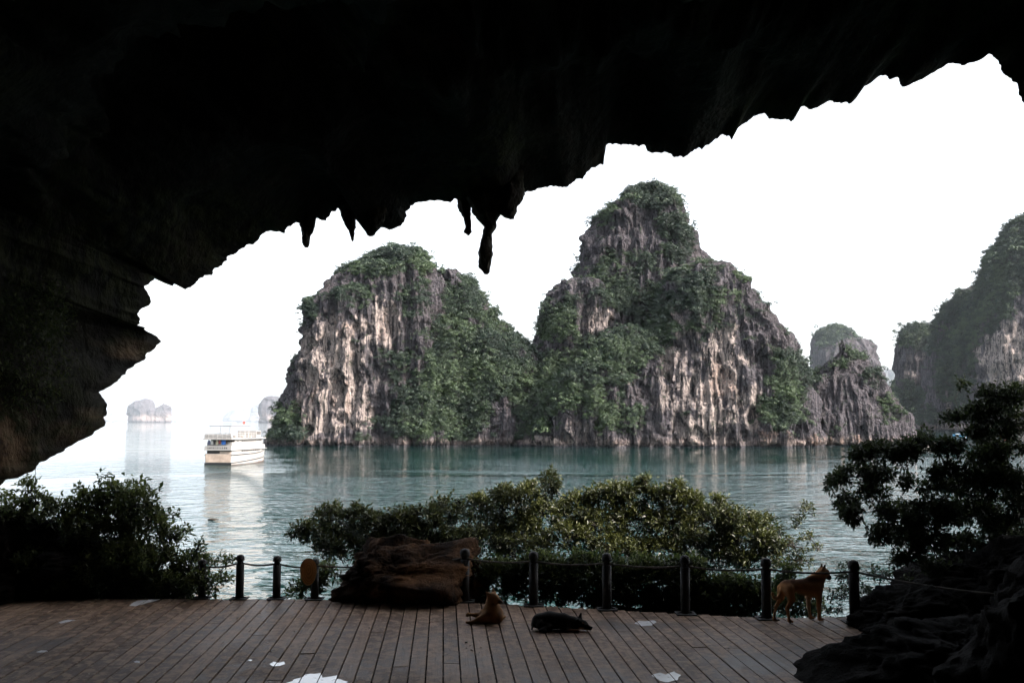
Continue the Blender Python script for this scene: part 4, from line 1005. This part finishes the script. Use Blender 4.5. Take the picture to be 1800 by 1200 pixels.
b = [(q2(420,420,.02), q2(520,405,.02), .095, .108), (q2(500,400,.02), q2(490,315,.0), .108, .092), (q2(490,310,.0), q2(482,250,-.01), .086, .064), (q2(482,240,-.01), q2(492,195,-.03), .062, .062), (q2(500,195,-.03), q2(528,200,-.05), .060, .050), (q2(530,210,-.05), q2(600,228,-.085), .036, .020), (q2(528,222,-.05), q2(590,238,-.085), .028, .016),
     (q2(450,165,-.045), q2(418,122,-.06), .024, .005), (q2(468,160,-.045), q2(418,122,-.06), .020, .005), (q2(500,150,.03), q2(498,92,.045), .024, .005), (q2(520,155,.03), q2(498,92,.045), .020, .005),
     (q2(400,435,-.06), q2(330,450,-.09), .068, .042), (q2(330,450,-.09), q2(235,478,-.11), .036, .020), (q2(235,478,-.11), q2(180,470,-.13), .020, .016), (q2(400,430,.07), q2(300,430,.10), .055, .030), (q2(300,430,.10), q2(190,415,.08), .024, .018), (q2(190,412,.08), q2(175,430,.07), .018, .015),
     (q2(540,420,-.03), q2(575,430,-.05), .075, .055), (q2(545,360,.05), q2(600,440,.16), .05, .028), (q2(600,470,.16), q2(640,478,.26), .022, .018), (q2(520,470,.1), q2(540,480,.28), .035, .018),
     (q2(390,470,.0), q2(300,486,.16), .022, .010)]
g = G(862, 1097)
dog('tan dog resting with its head raised and hind leg stretched left, beside the black dog', (g[0], g[1] + 0.12, DECKZ + 0.004), 0.0, b, (0.21, 0.105, 0.045),
    [(q2(190, 425, -.05), (.07, .2, .05), (0.33, 0.24, 0.14)), (q2(500, 240, -.03), (.05, .09, .09), (0.10, 0.055, 0.028)), (q2(480, 145, .0), (.03, .04, .025), (0.28, 0.20, 0.13)), (q2(590, 230, -.08), (.05, .05, .035), (0.025, 0.018, 0.014)), (q2(580, 420), (.05, .14, .12), (0.09, 0.05, 0.028)), (q2(430, 440, -.08), (.12, .08, .06), (0.27, 0.13, 0.055))],
    [q2(540, 190, -.085)], q2(602, 222, -.09), 0.026)
def q3(X, Yz, y=0.0): return np.array([(X - 1300) * 0.00098, y, (572 - Yz) * 0.00098])
b = [(q3(1040,478,.03), q3(1160,468,.03), .088, .098), (q3(1160,468,.03), q3(1320,474,.02), .098, .090), (q3(1320,478,.02), q3(1430,490,.0), .088, .068), (q3(1430,490,.0), q3(1500,495,-.02), .068, .058), (q3(1500,500,-.02), q3(1560,505,-.035), .056, .050), (q3(1560,515,-.035), q3(1640,540,-.05), .034, .020), (q3(1560,535,-.035), q3(1630,552,-.05), .024, .014),
     (q3(1505,455,.01), q3(1530,382,.015), .022, .004), (q3(1525,455,.01), q3(1532,382,.015), .018, .004), (q3(1480,470,-.06), q3(1500,420,-.075), .020, .005),
     (q3(1060,510,-.05), q3(1150,530,-.08), .060, .040), (q3(1150,530,-.10), q3(1050,552,-.14), .034, .020), (q3(1050,552,-.14), q3(1110,556,-.16), .018, .015), (q3(1380,520,-.05), q3(1350,550,-.11), .050, .026), (q3(1350,552,-.11), q3(1490,556,-.13), .022, .017), (q3(1400,540,.05), q3(1500,556,.0), .03, .017),
     (q3(1000,500,.06), q3(965,510,.02), .035, .022), (q3(965,520,.02), q3(950,545,-.08), .020, .012)]
g = G(985, 1111)
dog('black and tan dog lying asleep on the deck with its chin down', (g[0] + 0.02, g[1] + 0.13, DECKZ + 0.004), 0.0, b, (0.007, 0.0055, 0.0045),
    [(q3(1440, 560, -.12), (.12, .06, .03), (0.20, 0.095, 0.04)), (q3(1530, 545, -.07), (.05, .05, .03), (0.36, 0.20, 0.10)), (q3(1590, 560, -.06), (.05, .05, .022), (0.30, 0.17, 0.09)), (q3(1545, 480, -.08), (.012, .02, .01), (0.25, 0.13, 0.06)), (q3(1150, 345), (.12, .08, .02), (0.03, 0.018, 0.012))],
    [q3(1570, 492, -.078)], q3(1650, 532, -.055), 0.024)
# ------------------------------------------------------------------ cruise boat
M['white'] = flat('white_boat_paint', (0.27, 0.260, 0.250), 0.5, 0.08, 0.8)
M['cream'] = flat('stained_cream_paint', (0.34, 0.27, 0.22), 0.5, 0.2, 0.9)
M['black'] = flat('black_hull_paint', (0.012, 0.012, 0.013), 0.4, 0.2)
M['boot'] = flat('red_brown_bottom_paint', (0.07, 0.05, 0.045), 0.6, 0.2)
M['glass'] = flat('dark_window_glass', (0.030, 0.026, 0.024), 0.5, 0.2)
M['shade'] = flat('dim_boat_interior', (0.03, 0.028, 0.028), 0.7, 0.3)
M['steel'] = flat('grey_railing_metal', (0.35, 0.34, 0.33), 0.4, 0.1)
M['flag'] = flat('red_flag_cloth', (0.45, 0.03, 0.02), 0.7, 0.1)
def bt(): return MB()
st = G(383, 817, 0.0)
boat = empty('cruise_boat', (st[0], st[1], 0.0), math.radians(90 - 8.0), label='white three-deck cruise boat with laundry hanging at its stern', cat='boat')
LB, BW = 24.0, 3.1
def beam(t): return BW * (1 - 0.04 * (1 - t)) * np.clip(1 - max(0, (t - 0.55) / 0.45) ** 2.2, 0.03, 1)
def sheer(t): return 2.35 + 0.15 * t + 1.35 * max(0, (t - 0.45) / 0.55) ** 1.8
st_ = np.linspace(0, 1, 26)
def strip(z0f, z1f, off, name, mat, flare0=0.90, flare1=1.0):
    v = []; f = []
    for t in st_:
        x = t * LB + 0.0; 
        for s in (-1, 1):
            v += [(x * (1 - 0.03) if t > .97 else x, s * (beam(t) * flare0 + off), z0f(t)), (x + (1.0 * t ** 6), s * (beam(t) * flare1 + off), z1f(t))]
    for i in range(len(st_) - 1):
        a = i * 4; f += [[a, a + 4, a + 5, a + 1], [a + 2, a + 3, a + 7, a + 6]]
    f += [[0, 1, 3, 2]]; e = (len(st_) - 1) * 4; f += [[e, e + 2, e + 3, e + 1]]
    f += [[i * 4 + 1, i * 4 + 5, i * 4 + 7, i * 4 + 3] for i in range(len(st_) - 1)]
    return mk(name, np.array(v), f, mat, boat, False)
hull = strip(lambda t: -0.8, lambda t: sheer(t), 0.0, 'hull', M['white'])
strip(lambda t: -0.7, lambda t: 0.18 + 0.15 * t, 0.03, 'boot_stripe', M['boot'], 0.905, 0.92)
strip(lambda t: 0.30 + 1.0 * t ** 1.5, lambda t: 0.50 + 1.05 * t ** 1.5, 0.07, 'lower_rubbing_strake', M['black'], 0.925, 0.935)
strip(lambda t: sheer(t) - 0.40, lambda t: sheer(t) - 0.24, 0.07, 'upper_rubbing_strake', M['black'], 0.985, 0.995)
bt().box(-0.06, -0.02, -2.75, 2.75, 0.55, 2.30).build('transom', M['cream'], boat)
bt().box(-0.10, -0.06, -2.95, 2.95, -0.5, 0.42).build('stern_bumper', M['black'], boat)
bt().box(0.5, 17.0, -2.75, 2.75, 2.36, 4.75).build('lower_cabin', M['white'], boat)
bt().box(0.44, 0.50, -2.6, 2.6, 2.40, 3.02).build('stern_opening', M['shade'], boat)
bt().box(0.30, 0.43, -2.6, -0.2, 2.30, 2.85).build('stern_locker', M['cream'], boat)
bt().box(-0.35, 19.0, -3.05, 3.05, 3.04, 3.14).build('upper_deck', M['white'], boat)
bul = bt().box(-0.30, -0.22, -2.95, 2.95, 3.14, 3.95).box(-0.22, 2.2, 2.88, 2.95, 3.14, 3.95).box(-0.22, 2.2, -2.95, -2.88, 3.14, 3.95).build('stern_bulwark', M['white'], boat)
# worn dark marks where the boat's name stands: too blurred in the picture to read
lt = bt(); rr_ = random.Random(3); y = 2.25
while y > -2.3:
    w = rr_.uniform(.10, .26); h = rr_.uniform(.28, .42)
    bt().box(-0.318, -0.302, y - w, y, 3.36, 3.36 + h).build('letter', M['black'], bul); y -= w + rr_.uniform(.10, .30)
bt().box(2.2, 17.0, -2.7, 2.7, 4.76, 5.28).box(2.2, 17.0, -2.7, 2.7, 3.15, 4.76).build('upper_cabin', M['white'], boat)
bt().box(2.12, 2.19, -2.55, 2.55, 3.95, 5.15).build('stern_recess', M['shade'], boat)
bt().box(-0.6, 18.2, -3.15, 3.15, 5.28, 5.50).build('cabin_roof', M['white'], boat)
for k in range(11):
    x = 5.6 + k * 1.02
    bt().box(x, x + 0.66, -2.745, -2.715, 4.05, 5.0).build('window', M['glass'], boat)
    if k < 10: bt().box(x, x + 0.6, -2.80, -2.762, 2.62, 2.98).build('window', M['glass'], boat)
bt().box(3.4, 3.9, -2.745, -2.715, 3.3, 5.0).build('door', M['glass'], boat)
bt().box(14.8, 17.4, -2.2, 2.2, 5.52, 7.0).build('wheelhouse', M['white'], boat)
for y in (-1.5, 0.0, 1.5): bt().box(17.41, 17.45, y - 0.55, y + 0.55, 6.1, 6.8).build('wheelhouse_window', M['glass'], boat)
for k in range(4): bt().box(15.0 + k * 0.55, 15.4 + k * 0.55, -2.25, -2.21, 6.1, 6.8).build('wheelhouse_window', M['glass'], boat)
rl = bt()
for y in (-3.0, 3.0):
    for z in (5.85, 6.2, 6.6): rl.tube([(-0.5, y, z), (14.6, y, z)], 0.03, 4)
    for x in np.arange(-0.5, 14.7, 1.5): rl.tube([(x, y, 5.5), (x, y, 6.6)], 0.035, 4)
for z in (5.85, 6.2, 6.6): rl.tube([(-0.5, -3, z), (-0.5, 3, z)], 0.03, 4)
for y in np.arange(-3, 3.1, 1.0): rl.tube([(-0.5, y, 5.5), (-0.5, y, 6.6)], 0.035, 4)
rl.build('sundeck_railing', M['steel'], boat)
bt().box(-0.46, -0.42, -2.9, 2.9, 5.5, 6.45).build('railing_screen', M['white'], boat)
M['canopy'] = flat('grey_white_canopy', (0.10, 0.10, 0.11), 0.8, 0.1)
bt().box(0.6, 11.0, -2.4, 2.4, 8.02, 8.14).build('canopy', M['canopy'], boat)
for x in (1.0, 5.8, 10.6):
    for y in (-2.2, 2.2): bt().tube([(x, y, 5.5), (x, y, 8.05)], 0.06, 6).build('canopy_post', M['steel'], boat)
bt().tube([(13.6, 0, 5.5), (13.6, 0, 9.4)], [0.08, 0.03], 6).build('mast', M['steel'], boat)
mk('flag', np.array([(13.6, 0, 8.5), (12.7, 0.1, 8.45), (12.6, 0.12, 9.05), (13.6, 0, 9.1), (13.1, -0.1, 8.47), (13.1, -0.08, 9.08)]), [[0, 4, 5, 3], [4, 1, 2, 5]], M['flag'], boat)
for x, y, h in ((12.2, -2.0, .9), (11.6, 1.4, .8), (9.5, -1.8, 1.0), (10.2, 0.8, .9), (7.8, -2.2, .7)):
    bt().box(x, x + 0.5, y, y + 0.5, 5.5, 5.95).build('sundeck_seat', M['cream'], boat)
GLD = 'laundry hung across the stern of the cruise boat'
for k, (y, w, h, col, nm) in enumerate([(2.3, .55, .95, (0.09, 0.10, 0.17), 'dark blue'), (1.6, .45, 1.0, (0.5, 0.48, 0.46), 'pale grey'), (1.0, .35, .9, (0.03, 0.025, 0.03), 'black'), (.5, .4, 1.05, (0.45, 0.42, 0.30), 'pale yellow'), (-.1, .4, .8, (0.25, 0.06, 0.06), 'dark red'), (-.75, .85, 1.0, (0.02, 0.12, 0.42), 'bright blue'), (-1.6, .45, .75, (0.04, 0.03, 0.03), 'brownish black')]):
    me = MB(); nseg = 6
    for i in range(nseg):
        y0 = y - w * i / nseg; me.box(-0.05 + 0.04 * math.sin(i * 2.1 + k), -0.03 + 0.04 * math.sin(i * 2.1 + k), y0 - w / nseg, y0, 5.18 - h * (1 - 0.06 * (i % 2)), 5.18)
    o = me.build('laundry', flat('laundry_cloth_' + nm.replace(' ', '_'), col, 0.8, 0.2), None, label='piece of %s laundry hanging at the stern of the boat' % nm, cat='laundry', group=GLD)
    o.location = boat.location; o.rotation_euler = boat.rotation_euler

# ------------------------------------------------------------------ small things on the water
dw = G(375, 914, 0.0)
m = MB(); m.tube([(-0.5, 0, 0.05), (-0.1, 0.05, 0.10), (0.5, 0, 0.08)], [0.07, 0.10, 0.05], 7); m.tube([(0.05, 0.03, 0.06), (0.2, 0.1, 0.16)], [0.03, 0.012], 5)
o = m.build('driftwood', M['bark'], None, True, label='small dark piece of driftwood floating below the boat', cat='driftwood'); o.location = dw
pc = G(1606, 781, 0.0)
pier = empty('floating_pier', (pc[0], pc[1], 0.0), 0.05, label='pale flat floating pier at the foot of the right rock spur', cat='pier')
MB().box(-9, 9, -3, 40, 0.12, 0.9).build('platform', flat('pale_concrete_float', (0.42, 0.38, 0.35), 0.7, 0.15), pier)
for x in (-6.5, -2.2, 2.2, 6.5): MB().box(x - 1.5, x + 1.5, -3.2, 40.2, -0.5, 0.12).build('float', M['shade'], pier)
hut = MB().box(-1.5, 5.5, 20, 28, 0.9, 3.3).build('hut', M['cream'], pier); MB().add([(-2, 19.5, 3.3), (6, 19.5, 3.3), (6, 28.5, 3.3), (-2, 28.5, 3.3), (-2, 24, 4.6), (6, 24, 4.6)], [[0, 1, 5, 4], [2, 3, 4, 5], [0, 4, 3], [1, 2, 5], [3, 2, 1, 0]]).build('roof', M['flag'] if False else M['cream'], hut)
def small_boat(px, py, L_, col, label, rz):
    g = G(px, py, 0.0); root = empty('small_boat', (g[0], g[1], 0), rz, label=label, cat='boat', group='small boats in the far channel')
    v = []; n = 9
    for i in range(n):
        t = i / (n - 1); w = 0.17 * L_ * math.sin(math.pi * (0.12 + 0.80 * t)) ** 0.6; zz = 0.09 * L_ * (1 + 0.6 * abs(2 * t - 1) ** 2)
        v += [((t - .5) * L_, -w * .6, -0.2), ((t - .5) * L_, -w, zz), ((t - .5) * L_, w, zz), ((t - .5) * L_, w * .6, -0.2)]
    f = [[4 * i + j, 4 * i + 4 + j, 4 * i + 5 + j, 4 * i + 1 + j] for i in range(n - 1) for j in range(3)] + [[0, 1, 2, 3], [4 * n - 1, 4 * n - 2, 4 * n - 3, 4 * n - 4]]
    f += [[4 * i + 1, 4 * i + 5, 4 * i + 6, 4 * i + 2] for i in range(n - 1)]
    mt = flat('boat_paint', col, 0.5, 0.1); mk('hull', np.array(v), f, mt, root, False)
    MB().box(-.22 * L_, .2 * L_, -.12 * L_, .12 * L_, .08 * L_, .20 * L_).build('cabin', M['white'], root)
    MB().box(-.26 * L_, .24 * L_, -.14 * L_, .14 * L_, .20 * L_, .22 * L_).build('cabin_roof', mt, root)
small_boat(1770, 769, 9.0, (0.55, 0.10, 0.09), 'small red boat seen through the branches at the right edge', 0.2)
small_boat(1683, 765, 6.0, (0.06, 0.25, 0.45), 'small blue boat left of the red one in the far channel', 0.0)
small_boat(1695, 765.5, 5.0, (0.10, 0.35, 0.50), 'small pale blue boat close beside the other blue one', 0.4)
a, b = P(62, 822, 12.9), P(62, 885, 12.9)
MB().tube([a + [0, 0, .1], b], 0.0035, 5).build('hanging_cord', M['post'], None, label='thin cord hanging straight down from the left cave wall', cat='cord')
